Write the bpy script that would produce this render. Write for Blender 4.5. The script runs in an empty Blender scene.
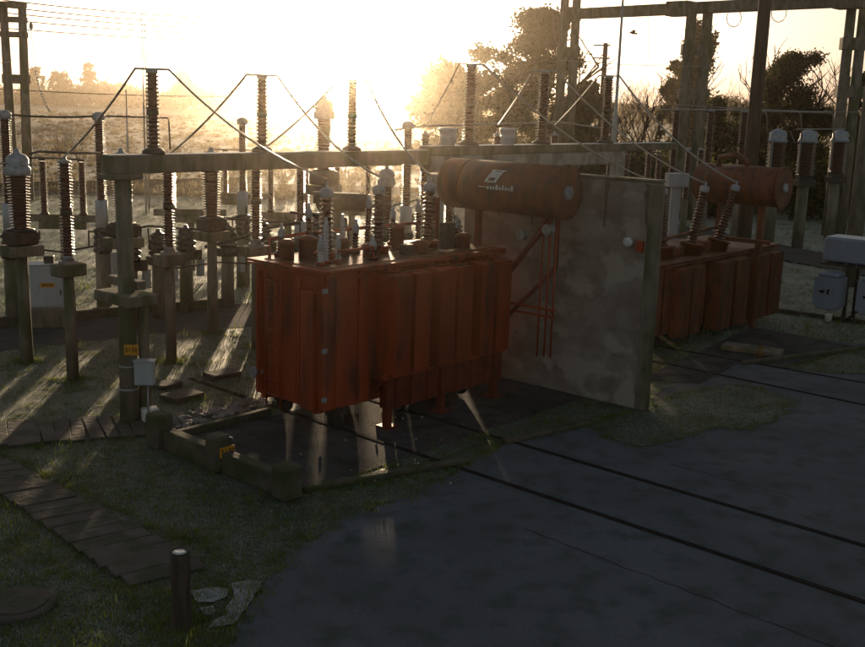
import bpy, bmesh, math, random
import numpy as np
from mathutils import Vector, Matrix
random.seed(7); rng = np.random.default_rng(7)
R = math.radians
scene = bpy.context.scene
col = scene.collection

# ------------------------------------------------------------------ camera
F, CX, CY, H = 1050.0, 432.5, 323.5, 6.0
pitch, roll = math.atan(217/1050), R(1.8)
fw = Vector((0, math.cos(pitch), -math.sin(pitch)))
r0 = Vector((1, 0, 0)); u0 = Vector((0, math.sin(pitch), math.cos(pitch)))
cr = r0*math.cos(roll) + u0*math.sin(roll)
cu = u0*math.cos(roll) - r0*math.sin(roll)
cam_d = bpy.data.cameras.new('camera'); cam = bpy.data.objects.new('camera', cam_d); col.objects.link(cam)
m = Matrix((cr, cu, -fw)).transposed().to_4x4(); m.translation = (0, 0, H)
cam.matrix_world = m
cam_d.sensor_width = 36; cam_d.lens = F/865*36; cam_d.clip_end = 6000; cam_d.clip_start = .1
scene.camera = cam

def ray(px, py): return fw*F + cr*(px-CX) + cu*(CY-py)
def G(px, py, z=0.0):                       # photo point -> point on the level z
    d = ray(px, py); t = (z-H)/d.z
    return Vector((d.x*t, d.y*t, z))
def D(px, py, Y):                           # photo point -> point at distance Y
    d = ray(px, py); t = Y/d.y
    return Vector((d.x*t, Y, H+d.z*t))
def pj(p):
    v = Vector(p)-Vector((0, 0, H)); k = v.dot(fw)
    return CX+F*v.dot(cr)/k, CY-F*v.dot(cu)/k
def Z(p, py):                               # height over p seen at photo row py
    px = pj((p[0], p[1], 3))[0]
    for _ in range(3):
        q = D(px, py, p[1]); px = pj((p[0], p[1], q.z))[0]
    return q.z
A41 = R(41)
U1 = Vector((-math.cos(A41), math.sin(A41), 0))     # along the rails, away to the left
U2 = Vector((math.sin(A41), math.cos(A41), 0))      # along the plant rows, away to the right
ROT = math.atan2(U2.y, U2.x)                        # local +x = U2, local +y = U1

# ------------------------------------------------------------------ materials
MATS = {}
def mat(name, c1, c2=None, rough=.7, metal=0, scale=6, detail=6, bump=0, c3=None, s3=1.5, lo=.35, hi=.65,
        lo3=.5, hi3=.62, streak=1, transl=0, coat=0, spec=.5, bscale=None):
    if name in MATS: return MATS[name]
    mt = bpy.data.materials.new(name); mt.use_nodes = True; MATS[name] = mt
    nt = mt.node_tree; N = nt.nodes; L = nt.links
    b = N['Principled BSDF']
    b.inputs['Roughness'].default_value = rough; b.inputs['Metallic'].default_value = metal
    b.inputs['Coat Weight'].default_value = coat
    b.inputs['Specular IOR Level'].default_value = spec
    tc = N.new('ShaderNodeNewGeometry'); mp = N.new('ShaderNodeMapping')
    L.new(tc.outputs['Position'], mp.inputs['Vector']); mp.inputs['Scale'].default_value = (1, 1, 1/streak)
    src = None
    if c2:
        n = N.new('ShaderNodeTexNoise'); n.inputs['Scale'].default_value = scale; n.inputs['Detail'].default_value = detail
        L.new(mp.outputs['Vector'], n.inputs['Vector'])
        r = N.new('ShaderNodeValToRGB'); r.color_ramp.elements[0].position = lo; r.color_ramp.elements[1].position = hi
        r.color_ramp.elements[0].color = (*c1, 1); r.color_ramp.elements[1].color = (*c2, 1)
        L.new(n.outputs['Fac'], r.inputs['Fac']); src = r.outputs['Color']
        if c3:
            n3 = N.new('ShaderNodeTexNoise'); n3.inputs['Scale'].default_value = s3; n3.inputs['Detail'].default_value = 8
            L.new(mp.outputs['Vector'], n3.inputs['Vector'])
            mr = N.new('ShaderNodeMapRange'); mr.inputs['From Min'].default_value = lo3; mr.inputs['From Max'].default_value = hi3
            L.new(n3.outputs['Fac'], mr.inputs['Value'])
            mx = N.new('ShaderNodeMix'); mx.data_type = 'RGBA'
            L.new(mr.outputs['Result'], mx.inputs['Factor']); L.new(src, mx.inputs['A']); mx.inputs['B'].default_value = (*c3, 1)
            src = mx.outputs['Result']
        L.new(src, b.inputs['Base Color'])
        rr = N.new('ShaderNodeMapRange'); rr.inputs['To Min'].default_value = max(.05, rough-.12); rr.inputs['To Max'].default_value = min(1, rough+.12)
        L.new(n.outputs['Fac'], rr.inputs['Value']); L.new(rr.outputs['Result'], b.inputs['Roughness'])
    else:
        b.inputs['Base Color'].default_value = (*c1, 1)
    if bump:
        nb = N.new('ShaderNodeTexNoise'); nb.inputs['Scale'].default_value = bscale or scale*4; nb.inputs['Detail'].default_value = 8
        L.new(tc.outputs['Position'], nb.inputs['Vector'])
        bp = N.new('ShaderNodeBump'); bp.inputs['Strength'].default_value = 1; bp.inputs['Distance'].default_value = bump
        L.new(nb.outputs['Fac'], bp.inputs['Height']); L.new(bp.outputs['Normal'], b.inputs['Normal'])
    if transl:
        t = N.new('ShaderNodeBsdfTranslucent'); ms = N.new('ShaderNodeMixShader'); ms.inputs[0].default_value = transl
        if src: L.new(src, t.inputs['Color'])
        else: t.inputs['Color'].default_value = (*c1, 1)
        L.new(b.outputs[0], ms.inputs[1]); L.new(t.outputs[0], ms.inputs[2])
        L.new(ms.outputs[0], N['Material Output'].inputs['Surface'])
    return mt
CONC = mat('mossy_concrete', (.15, .13, .095), (.25, .22, .17), rough=.9, scale=5, bump=.01, c3=(.10, .11, .05), s3=2.2, streak=3)
CONCL = mat('pale_concrete', (.34, .33, .30), (.46, .45, .42), rough=.85, scale=4, bump=.006, c3=(.2, .19, .15), s3=1.6, streak=2)
PORC = mat('brown_porcelain', (.075, .026, .014), (.11, .04, .022), rough=.16, scale=9, coat=.6)
PORCB = mat('dark_porcelain', (.03, .022, .018), (.05, .035, .025), rough=.25, scale=9, coat=.4)
WPORC = mat('white_porcelain', (.46, .47, .50), (.55, .56, .58), rough=.25, scale=5, coat=.4)
GALV = mat('galvanised_steel', (.34, .35, .37), (.46, .47, .49), rough=.45, metal=.6, scale=12)
ALU = mat('frosted_aluminium', (.28, .30, .34), (.46, .48, .52), rough=.55, metal=.3, scale=8)
DSTEEL = mat('dark_steel', (.05, .045, .04), (.10, .085, .07), rough=.5, metal=.5, scale=10)
RED = mat('red_oxide_paint', (.41, .066, .015), (.29, .043, .011), rough=.5, scale=2.2, bump=.002, c3=(.12, .035, .018), s3=3, lo3=.52, hi3=.68, streak=4, bscale=30)
REDD = mat('worn_red_paint', (.23, .080, .030), (.155, .052, .022), rough=.6, scale=3, bump=.003, c3=(.10, .045, .028), s3=5, lo3=.48, hi3=.66, streak=3, bscale=40)
CAB = mat('cabinet_grey_paint', (.42, .45, .48), (.50, .53, .56), rough=.5, scale=3, c3=(.27, .27, .26), s3=3, lo3=.6, hi3=.8, streak=3)
BLUEG = mat('blue_grey_paint', (.21, .26, .34), (.27, .32, .40), rough=.45, scale=3, c3=(.2, .2, .22), s3=3, lo3=.6, hi3=.8, streak=3)
FROST = mat('frost_crust', (.75, .78, .8), (.6, .63, .66), rough=.8, scale=20, bump=.004)
YEL = mat('sign_yellow', (.75, .36, .02), (.6, .27, .02), rough=.5, scale=12)
BLK = mat('black_paint', (.02, .02, .02), rough=.95, spec=.05)
WHT = mat('white_paint', (.75, .75, .73), (.6, .6, .58), rough=.5, scale=20)
WIRE = mat('aluminium_wire', (.40, .38, .36), rough=.4, metal=.7)
WOOD = mat('weathered_wood', (.05, .038, .025), (.11, .085, .06), rough=.9, scale=14, bump=.01, streak=8)
BARK = mat('bark', (.07, .05, .035), (.13, .10, .07), rough=.95, scale=5, bump=.02, streak=4)
STONE = mat('rubble_stone', (.16, .14, .12), (.34, .31, .28), rough=.95, scale=5, bump=.02)

# firewall: rendered blocks with damp stains and pale patches
WALL = mat('stained_render', (.31, .27, .23), (.215, .18, .15), rough=.92, scale=2.3, detail=12, bump=.01, bscale=12, c3=(.39, .35, .305), s3=1.5, lo3=.50, hi3=.60, streak=.75, lo=.38, hi=.66)

# ------------------------------------------------------------------ mesh builder
class MB:
    def __init__(s): s.bm = bmesh.new(); s.mats = []; s.cur = 0
    def m(s, mt):
        if mt not in s.mats: s.mats.append(mt)
        s.cur = s.mats.index(mt); return s
    def _mark(s, faces, smooth=False):
        for f in faces: f.material_index = s.cur; f.smooth = smooth
    def box(s, c, size, rz=0, bev=0, mtx=None, rx=0, ry=0):
        M = Matrix.Translation(c) @ Matrix.Rotation(rz, 4, 'Z') @ Matrix.Rotation(ry, 4, 'Y') @ Matrix.Rotation(rx, 4, 'X') @ Matrix.Diagonal((*size, 1))
        if mtx: M = mtx @ M
        r = bmesh.ops.create_cube(s.bm, size=1, matrix=M)
        vs = r['verts']; fs = {f for v in vs for f in v.link_faces}
        if bev:
            es = list({e for v in vs for e in v.link_edges})
            o = bmesh.ops.bevel(s.bm, geom=es, offset=bev, segments=1, affect='EDGES', profile=.5)
            fs = {f for f in fs if f.is_valid} | set(o['faces'])
        s._mark(fs); return s
    def lathe(s, prof, c=(0, 0, 0), axis=None, n=14, smooth=True, caps=True):
        q = Vector((0, 0, 1)).rotation_difference(Vector(axis).normalized()) if axis else None
        rings = []
        for (r, z) in prof:
            ring = []
            for k in range(n):
                a = 2*math.pi*k/n
                v = Vector((r*math.cos(a), r*math.sin(a), z))
                if q: v = q @ v
                ring.append(s.bm.verts.new(v+Vector(c)))
            rings.append(ring)
        fs = []
        for i in range(len(rings)-1):
            a, b = rings[i], rings[i+1]
            for k in range(n):
                fs.append(s.bm.faces.new((a[k], a[(k+1) % n], b[(k+1) % n], b[k])))
        s._mark(fs, smooth)
        if caps: s._mark([s.bm.faces.new(rings[0][::-1]), s.bm.faces.new(rings[-1])])
        return s
    def tube(s, p0, p1, r0, r1=None, n=8, smooth=True):
        p0, p1 = Vector(p0), Vector(p1); d = p1-p0
        return s.lathe([(r0, 0), (r1 if r1 is not None else r0, d.length)], p0, d, n, smooth)
    def path(s, pts, r, n=6):
        pts = [Vector(p) for p in pts]; rings = []
        for i, p in enumerate(pts):
            d = (pts[min(i+1, len(pts)-1)]-pts[max(i-1, 0)]).normalized()
            a = Vector((0, 0, 1)) if abs(d.z) < .9 else Vector((1, 0, 0))
            x = d.cross(a).normalized(); y = d.cross(x)
            rr = r[i] if isinstance(r, (list, tuple)) else r
            rings.append([s.bm.verts.new(p+(x*math.cos(2*math.pi*k/n)+y*math.sin(2*math.pi*k/n))*rr) for k in range(n)])
        fs = []
        for a, b in zip(rings, rings[1:]):
            for k in range(n): fs.append(s.bm.faces.new((a[k], a[(k+1) % n], b[(k+1) % n], b[k])))
        s._mark(fs, True); s._mark([s.bm.faces.new(rings[0][::-1]), s.bm.faces.new(rings[-1])])
        return s
    def prism(s, pts, z0, z1):
        lo = [s.bm.verts.new((p[0], p[1], z0)) for p in pts]; hi = [s.bm.verts.new((p[0], p[1], z1)) for p in pts]
        fs = [s.bm.faces.new(lo[::-1]), s.bm.faces.new(hi)]
        for k in range(len(pts)):
            j = (k+1) % len(pts); fs.append(s.bm.faces.new((lo[k], lo[j], hi[j], hi[k])))
        s._mark(fs); return s
    def build(s, name, mt=None, parent=None, loc=None):
        bmesh.ops.recalc_face_normals(s.bm, faces=s.bm.faces)
        me = bpy.data.meshes.new(name); s.bm.to_mesh(me); s.bm.free()
        for x in (s.mats or [mt]): me.materials.append(x)
        o = bpy.data.objects.new(name, me); col.objects.link(o)
        if parent: o.parent = parent
        if loc: o.location = loc
        return o
def tag(o, label=None, cat=None, group=None, kind=None):
    if label: o['label'] = label
    if cat: o['category'] = cat
    if group: o['group'] = group
    if kind: o['kind'] = kind
    return o
def empty(name, loc, rz=0):
    o = bpy.data.objects.new(name, None); o.empty_display_size = .2; col.objects.link(o)
    o.location = loc; o.rotation_euler = (0, 0, rz); return o
def ctree(o, parent=None):
    c = o.copy(); col.objects.link(c); c.parent = parent
    for ch in list(o.children):
        ctree(ch, c)
    return c
def insul(mb, z0, z1, rc, rs, pitch_=.07, c=(0, 0), axis=None, base=None, n=14, taper=1):
    L = z1-z0; k = max(3, round(L/pitch_)); p = L/k; pr = []
    for i in range(k):
        t = 1+(taper-1)*i/k; z = i*p; q = rs if i % 2 == 0 else rs*.93
        pr += [(rc*t, z), (q*t, z+.38*p), (q*t, z+.48*p), (rc*t, z+.62*p)]
    pr.append((rc*taper, L))
    mb.lathe(pr, base if base else (c[0], c[1], z0), axis, n)
    return mb
def numpy_mesh(name, V, Fc, mt, smooth=False):
    me = bpy.data.meshes.new(name); k = Fc.shape[1]
    me.vertices.add(len(V)); me.vertices.foreach_set('co', V.astype(np.float32).ravel())
    me.loops.add(Fc.size); me.loops.foreach_set('vertex_index', Fc.astype(np.int32).ravel())
    me.polygons.add(len(Fc)); me.polygons.foreach_set('loop_start', np.arange(0, Fc.size, k, dtype=np.int32))
    me.polygons.foreach_set('loop_total', np.full(len(Fc), k, np.int32))
    me.materials.append(mt); me.update(calc_edges=True); me.validate()
    return me
def link(name, me, parent=None):
    o = bpy.data.objects.new(name, me); col.objects.link(o)
    if parent: o.parent = parent
    return o

# ------------------------------------------------------------------ ground
def ground_material():
    mt = bpy.data.materials.new('grass_ground'); mt.use_nodes = True; nt = mt.node_tree; N = nt.nodes; L = nt.links
    b = N['Principled BSDF']; b.inputs['Roughness'].default_value = .62; b.inputs['Specular IOR Level'].default_value = .25
    g = N.new('ShaderNodeNewGeometry')
    def noise(sc, det=8, rough=.6):
        n = N.new('ShaderNodeTexNoise'); n.inputs['Scale'].default_value = sc; n.inputs['Detail'].default_value = det
        n.inputs['Roughness'].default_value = rough; L.new(g.outputs['Position'], n.inputs['Vector']); return n
    def rmap(o, a, c, lo=0, hi=1):
        r = N.new('ShaderNodeMapRange'); r.inputs['From Min'].default_value = a; r.inputs['From Max'].default_value = c
        r.inputs['To Min'].default_value = lo; r.inputs['To Max'].default_value = hi
        L.new(o, r.inputs['Value']); return r.outputs['Result']
    def mix(f, a, c):
        m_ = N.new('ShaderNodeMix'); m_.data_type = 'RGBA'; L.new(f, m_.inputs['Factor'])
        for s_, v in (('A', a), ('B', c)):
            if isinstance(v, tuple): m_.inputs[s_].default_value = (*v, 1)
            else: L.new(v, m_.inputs[s_])
        return m_.outputs['Result']
    c = mix(rmap(noise(1.3).outputs['Fac'], .38, .62), (.055, .085, .030), (.11, .11, .052))
    c = mix(rmap(noise(9).outputs['Fac'], .46, .60), c, (.022, .028, .012))
    fr = N.new('ShaderNodeMath'); fr.operation = 'MULTIPLY'
    L.new(rmap(noise(38, 4).outputs['Fac'], .44, .60), fr.inputs[0]); L.new(rmap(noise(.6).outputs['Fac'], .40, .58, .15, .8), fr.inputs[1])
    c = mix(fr.outputs[0], c, (.30, .33, .33))
    sx = N.new('ShaderNodeSeparateXYZ'); L.new(g.outputs['Position'], sx.inputs[0])
    c = mix(rmap(sx.outputs['Y'], 26, 45, 0, .85), c, mix(rmap(noise(.35).outputs['Fac'], .4, .6), (.46, .45, .40), (.27, .27, .20)))
    L.new(c, b.inputs['Base Color'])
    nb = noise(16, 10, .7); bp = N.new('ShaderNodeBump'); bp.inputs['Distance'].default_value = .07; bp.inputs['Strength'].default_value = .9
    L.new(nb.outputs['Fac'], bp.inputs['Height']); L.new(bp.outputs['Normal'], b.inputs['Normal'])
    return mt
GRASSM = ground_material()
# terrain sheet: finely rippled near the plant, coarse to the horizon
ax = np.concatenate([np.linspace(-1800, -85, 26), np.linspace(-75, 75, 430), np.linspace(85, 1800, 26)])
ay = np.concatenate([np.linspace(-300, 0, 8), np.linspace(2, 24, 20), np.linspace(24.5, 125, 300), np.linspace(128, 2600, 60)])
XX, YY = np.meshgrid(ax, ay)
rz_ = rng.normal(size=XX.shape)
for _ in range(1): rz_ = (rz_+np.roll(rz_, 1, 0)+np.roll(rz_, 1, 1)+np.roll(rz_, -1, 0)+np.roll(rz_, -1, 1))/5
ZZ = (np.sin(XX*.9+YY*.35)*np.sin(YY*.8-XX*.2)*.02+np.sin(XX*2.1+1)*np.sin(YY*1.7)*.012+rz_*.035)*np.clip((YY-28)/12, 0, 1)*np.clip((YY-27)/3, 0, 1)
V = np.stack([XX, YY, ZZ-.0], -1).reshape(-1, 3)
nx, ny = len(ax), len(ay)
ii = (np.arange(ny-1)[:, None]*nx+np.arange(nx-1)[None]).ravel()
gr = link('ground', numpy_mesh('ground', V, np.stack([ii, ii+1, ii+1+nx, ii+nx], -1), GRASSM))
tag(gr, kind='structure'); 

def rough_poly(pts, jit=.08, step=.35):
    out = []
    for i in range(len(pts)):
        a, b = Vector(pts[i][:2]), Vector(pts[(i+1) % len(pts)][:2]); n = max(1, int((b-a).length/step)); n = min(n, 120)
        for k in range(n): out.append(a.lerp(b, k/n)+Vector((random.uniform(-jit, jit), random.uniform(-jit, jit))))
    return out
def sheet(name, pts, z, mt, jit=.08, step=.35, kind='structure'):
    pl = rough_poly(pts, jit, step); bm = bmesh.new()
    f = bm.faces.new([bm.verts.new((p.x, p.y, z)) for p in pl])
    if f.normal.z < 0: f.normal_flip()
    bmesh.ops.triangulate(bm, faces=bm.faces)
    me = bpy.data.meshes.new(name); bm.to_mesh(me); bm.free(); me.materials.append(mt)
    o = link(name, me); tag(o, kind=kind); return o
def slabmat(name, c1, c2, c3, crack=0.0):
    mt = mat(name, c1, c2, rough=.95, scale=.55, detail=10, c3=c3, s3=2.2, lo3=.50, hi3=.70, bump=.012, bscale=26, spec=.06)
    nt = mt.node_tree; N = nt.nodes; L = nt.links; b = N['Principled BSDF']
    g = N.new('ShaderNodeNewGeometry'); v = N.new('ShaderNodeTexVoronoi'); v.feature = 'DISTANCE_TO_EDGE'; v.inputs['Scale'].default_value = .34
    n = N.new('ShaderNodeTexNoise'); n.inputs['Scale'].default_value = 2.5; n.inputs['Detail'].default_value = 6
    ad = N.new('ShaderNodeMix'); ad.data_type = 'VECTOR'; ad.inputs['Factor'].default_value = .12
    L.new(g.outputs['Position'], n.inputs['Vector']); L.new(g.outputs['Position'], ad.inputs['A']); L.new(n.outputs['Color'], ad.inputs['B'])
    L.new(ad.outputs['Result'], v.inputs['Vector'])
    mr = N.new('ShaderNodeMapRange'); mr.inputs['From Min'].default_value = 0; mr.inputs['From Max'].default_value = .006
    mr.inputs['To Min'].default_value = crack; mr.inputs['To Max'].default_value = 0
    L.new(v.outputs['Distance'], mr.inputs['Value'])
    old = b.inputs['Base Color'].links[0].from_socket
    mx = N.new('ShaderNodeMix'); mx.data_type = 'RGBA'; L.new(mr.outputs['Result'], mx.inputs['Factor']); L.new(old, mx.inputs['A'])
    mx.inputs['B'].default_value = (.02, .02, .018, 1); L.new(mx.outputs['Result'], b.inputs['Base Color'])
    # fine frost speckle
    n2 = N.new('ShaderNodeTexNoise'); n2.inputs['Scale'].default_value = 70; n2.inputs['Detail'].default_value = 3; L.new(g.outputs['Position'], n2.inputs['Vector'])
    m2 = N.new('ShaderNodeMapRange'); m2.inputs['From Min'].default_value = .5; m2.inputs['From Max'].default_value = .75; m2.inputs['To Max'].default_value = .35
    L.new(n2.outputs['Fac'], m2.inputs['Value'])
    m3 = N.new('ShaderNodeMix'); m3.data_type = 'RGBA'; L.new(m2.outputs['Result'], m3.inputs['Factor']); L.new(mx.outputs['Result'], m3.inputs['A'])
    m3.inputs['B'].default_value = (.30, .32, .34, 1); L.new(m3.outputs['Result'], b.inputs['Base Color'])
    return mt
YARD = slabmat('yard_concrete', (.138, .144, .165), (.104, .108, .122), (.080, .090, .080), .1)
ROAD = slabmat('asphalt_path', (.06, .058, .055), (.09, .085, .08), (.05, .045, .04), .3)
PITF = slabmat('pit_floor', (.10, .09, .085), (.055, .05, .045), (.03, .028, .025), .5)

yard_px = [(120, 800), (238, 635), (244, 618), (262, 586), (292, 552), (340, 520), (420, 494), (468, 464), (504, 443), (588, 424), (640, 410), (655, 396), (690, 372), (740, 350), (800, 338), (865, 345), (1150, 395), (1500, 800)]
yard = [G(*p) for p in yard_px]
sheet('concrete_yard', yard, .004, YARD, .11, .18)
path_px = [(-160, 344), (0, 328), (122, 316), (250, 303), (330, 300), (330, 322), (220, 329), (153, 334), (102, 340), (0, 352), (-160, 372)]
path = [G(*p) for p in path_px]
sheet('path', path, .006, ROAD, .08)
path2_px = [(-200, 196), (250, 184), (500, 190), (865, 262), (1100, 285), (1100, 305), (865, 277), (500, 205), (250, 192), (-200, 206)]
path2 = [G(*p) for p in path2_px]
sheet('service_road', path2, .05, ROAD, .15, 1.2)

# pit round the first transformer
PL0 = G(288, 497); PL1 = G(165, 447)
pit = [PL0, PL0+U2*9.6, PL0+U2*9.6+U1*3.45, PL0+U1*3.45]
sheet('pit_floor', pit, .008, PITF, .02)
patch_px = [(588, 426), (640, 408), (690, 392), (745, 386), (790, 400), (788, 411), (773, 421), (742, 430), (719, 427), (680, 440), (640, 448), (612, 440)]
patch = [G(*p) for p in patch_px]
sheet('grass_verge', patch, .012, GRASSM, .10)
verge2_px = [(790, 368), (830, 357), (865, 348), (1000, 372), (1000, 398), (865, 374), (820, 372)]
verge2 = [G(*p) for p in verge2_px]; sheet('grass_verge', verge2, .012, GRASSM, .06)
pit2_px = [(640, 380), (704, 350), (752, 327), (868, 349), (790, 369), (742, 362), (700, 384)]
pit2 = [G(*p) for p in pit2_px]; sheet('pit_floor', pit2, .010, PITF, .02)
cement_px = [(190, 592), (212, 588), (228, 592), (224, 602), (210, 606), (206, 616), (222, 620), (207, 629), (236, 624), (247, 608), (256, 594), (263, 583), (244, 582), (226, 586), (214, 583)]
CEM = mat('spilt_cement', (.38, .40, .42), (.22, .23, .24), rough=.8, scale=5, bump=.01, bscale=25)
for q_ in ([(190, 592), (213, 588), (228, 590), (226, 598), (212, 603), (197, 603)], [(231, 584), (250, 581), (263, 583), (247, 608), (236, 624), (208, 629), (214, 621), (226, 616), (227, 606), (235, 598)], [(200, 609), (213, 607), (216, 613), (205, 617)]):
    sheet('cement_patch', [G(*p) for p in q_], .016, CEM, .012, .08)

KERB = mat('dark_mossy_kerb', (.075, .065, .042), (.13, .115, .08), rough=.95, scale=5, bump=.015, c3=(.06, .07, .025), s3=2.5)
# ------------------------------------------------------------------ kerbs and low walls
def bar(name, a, b, w, h, mt, z0=0, bev=.02, parent=None, ext=0):
    a, b = Vector(a), Vector(b); d = b-a; d.z = 0; L_ = d.length+ext; c = (a+b)/2
    n = max(1, int(L_/1.2)); mb = MB()
    mb.box((0, 0, h/2+z0), (L_, w, h), bev=bev)
    o = mb.build(name, mt, parent); o.location = (c.x, c.y, 0); o.rotation_euler = (0, 0, math.atan2(d.y, d.x)); return o
tag(bar('pit_wall', G(165, 447), G(288, 497), .22, .36, KERB), 'low mossy concrete wall with the yellow marker block at the left side of the transformer pit', 'low wall')
for px, py, w, h, lb in ((160, 447, .36, .63, 'squat mossy concrete block at the far end of the low pit wall'),
                          (287, 498, .36, .55, 'squat dark concrete block at the near corner of the pit wall')):
    p = G(px, py); mb = MB(); mb.box((0, 0, h/2), (w, w, h), bev=.04)
    o = mb.build('corner_block', KERB); o.location = p; o.rotation_euler.z = ROT; tag(o, lb, 'block', 'blocks of the pit wall')
BKO = PL1+U1*.28
tag(bar('kerb', BKO, BKO+U2*2.6, .14, .14, KERB), 'thin raised kerb running from the pit wall to the red transformer', 'kerb')
tag(bar('kerb', PL0+U2*.3, G(470, 462), .16, .10, KERB), 'low concrete kerb along the near edge of the transformer pit', 'kerb')
tag(bar('kerb', G(504, 444), G(588, 425), .16, .09, KERB), 'mossy kerb between the rails and the grass by the firewall', 'kerb')
tag(bar('kerb', G(-90, 334), G(222, 306), .3, .26, KERB), 'mossy low kerb wall behind the asphalt path at left', 'kerb')
tag(bar('kerb', G(-200, 194), G(250, 183), .35, .45, KERB), 'long low boundary kerb across the frosty field at left', 'kerb')
tag(bar('kerb', G(742, 384-19), G(868, 404-55), .12, .10, KERB), 'narrow kerb at the near edge of the far transformer pit', 'kerb')
tag(bar('kerb', G(776, 312), G(980, 340), .14, .12, KERB), 'dark kerb in front of the blue grey cabinets', 'kerb')
# marker block with yellow plate
p = G(219, 470); mk = empty('marker_block', p, ROT)
tag(mk, 'mossy concrete marker block with yellow number plate and shiny hasp on the pit wall', 'marker')
mb = MB(); mb.box((0, 0, .31), (.34, .36, .62), bev=.05); mb.build('block', KERB, mk)
def text_obj(txt, size, mt, parent, loc, rot, name='lettering', depth=.003):
    cu_ = bpy.data.curves.new(name, 'FONT'); cu_.body = txt; cu_.size = size; cu_.align_x = 'CENTER'; cu_.align_y = 'CENTER'; cu_.extrude = depth
    t = bpy.data.objects.new('tmp', cu_); col.objects.link(t)
    bpy.context.view_layer.update(); me = bpy.data.meshes.new_from_object(t.evaluated_get(bpy.context.evaluated_depsgraph_get()))
    bpy.data.objects.remove(t); me.materials.clear(); me.materials.append(mt)
    o = bpy.data.objects.new(name, me); col.objects.link(o); o.parent = parent; o.location = loc; o.rotation_euler = rot; return o
# plate faces the camera side (normal -local x / -y): put it on the -y face (normal -U1)
mb = MB(); mb.box((.03, -.187, .36), (.30, .012, .17)); pl_ = mb.build('number_plate', YEL, mk)
text_obj('T130', .13, BLK, pl_, (.03, -.196, .36), (R(90), 0, 0))
mb = MB(); mb.path([(.06, -.19, .60), (.12, -.20, .58), (.15, -.205, .50)], .012); mb.build('hasp', ALU, mk)

# ------------------------------------------------------------------ rails
for a, b, lb in ((G(462, 427.5), G(863, 546), 'steel rail set in the concrete yard, the one nearer the firewall'),
                 (G(283, 410), G(863, 602.5), 'steel rail set in the concrete yard, the one nearer the camera'),
                 (G(762, 384), G(863, 405), 'steel rail running out from the far transformer, the nearer of its pair'),
                 (G(801, 372), G(863, 383), 'steel rail running out from the far transformer, the farther of its pair')):
    d = (b-a).normalized(); a = a-d*3.2 if 'yard' in lb else a-d*5; b = b+d*9
    r = empty('rail', (a+b)/2, math.atan2(d.y, d.x)); tag(r, lb, 'rail', 'rails in the concrete')
    L_ = (b-a).length; mb = MB()
    mb.box((0, 0, .009), (L_, .05, .012), bev=.002); mb.build('rail_head', mat('rail_steel', (.03, .024, .02), (.055, .042, .032), rough=.95, scale=6, spec=.05), r)
    mb = MB(); mb.box((0, .047, .0105), (L_, .04, .003)); mb.build('flangeway', BLK, r); mb = MB(); mb.box((0, -.037, .0105), (L_, .02, .003)); mb.build('flangeway', BLK, r)
for (a, b, lb) in (((523, 529), (840, 650), 'expansion joint'), ((669, 464), (800, 499), 'short joint')):
    pa, pb = G(*a), G(*b); n = 24; mb = MB()
    pts = [pa.lerp(pb, k/n)+Vector((random.uniform(-.03, .03), random.uniform(-.03, .03), .009)) for k in range(n+1)]
    vs = []
    dn = (pb-pa).normalized(); nn = Vector((-dn.y, dn.x, 0))
    for q in pts:
        w = random.uniform(.003, .009); vs.append((mb.bm.verts.new(q-nn*w), mb.bm.verts.new(q+nn*w)))
    for k in range(n): mb.bm.faces.new((vs[k][0], vs[k+1][0], vs[k+1][1], vs[k][1]))
    tag(mb.build('joint', mat('joint_dirt', (.035, .036, .035), rough=.95, spec=.05)), kind='structure')

# ------------------------------------------------------------------ trench covers (dark slabs)
SLAB = mat('trench_cover', (.06, .048, .038), (.12, .10, .085), rough=.9, scale=2.5, bump=.015, c3=(.045, .05, .03), s3=2.2)
slab_me = []
for k in range(4):
    mb = MB(); mb.box((0, 0, .03), (.34+.03*k, 1.5, .06), bev=.012); o = mb.build('trench_cover', SLAB); slab_me.append(o)
used = [False]*4
def slab(p, rz, sy=1, label='', group='covers of the cable trench', tilt=0, sx=1):
    k = random.randrange(4); o = slab_me[k] if not used[k] else slab_me[k].copy()
    if used[k]: col.objects.link(o)
    used[k] = True; o.location = (p[0], p[1], -.018+random.uniform(0, .016)); o.rotation_euler = (tilt, random.uniform(-.01, .015), rz); o.scale = (sx, sy, 1)
    tag(o, label, 'trench cover', group); return o
def strip(l0, l1, r0_, r1_, n, label):
    for k in range(n):
        t = (k+.5)/n; a = G(*l0).lerp(G(*l1), t); b = G(*r0_).lerp(G(*r1_), t); c = (a+b)/2; d = b-a
        slab((c.x, c.y), math.atan2(d.y, d.x)-math.pi/2+random.uniform(-.07, .07), d.length/1.5*random.uniform(.93, 1.04), label,
             sx=((G(*l1)-G(*l0)).length+(G(*r1_)-G(*r0_)).length)/2/n/.40)
strip((-60, 452), (128, 588), (-20, 446), (212, 568), 20, 'one of the dark slabs covering the cable trench that slants through the left grass')
strip((-40, 425), (140, 416), (-40, 452), (150, 436), 12, 'one of the rusty brown covers of the trench that ends at the pit wall')
for o in slab_me:
    if not o.get('label'): bpy.data.objects.remove(o)
for k, (px, py, w, dpt, lb) in enumerate(((182, 398, .75, .55, 'flat square slab lying in the grass left of the red transformer, the nearer one'),
                                          (222, 376, .7, .5, 'flat square slab lying in the grass left of the red transformer, the one closest to its ladder'),
                                          (167, 387, .55, .4, 'small dark slab in the grass beside the gantry column box'))):
    mb = MB(); mb.box((0, 0, .05), (w, dpt, .10), bev=.015); o = mb.build('paving_slab', SLAB); o.location = G(px, py); o.rotation_euler.z = ROT+random.uniform(-.1, .1)
    tag(o, lb, 'slab')
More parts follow.
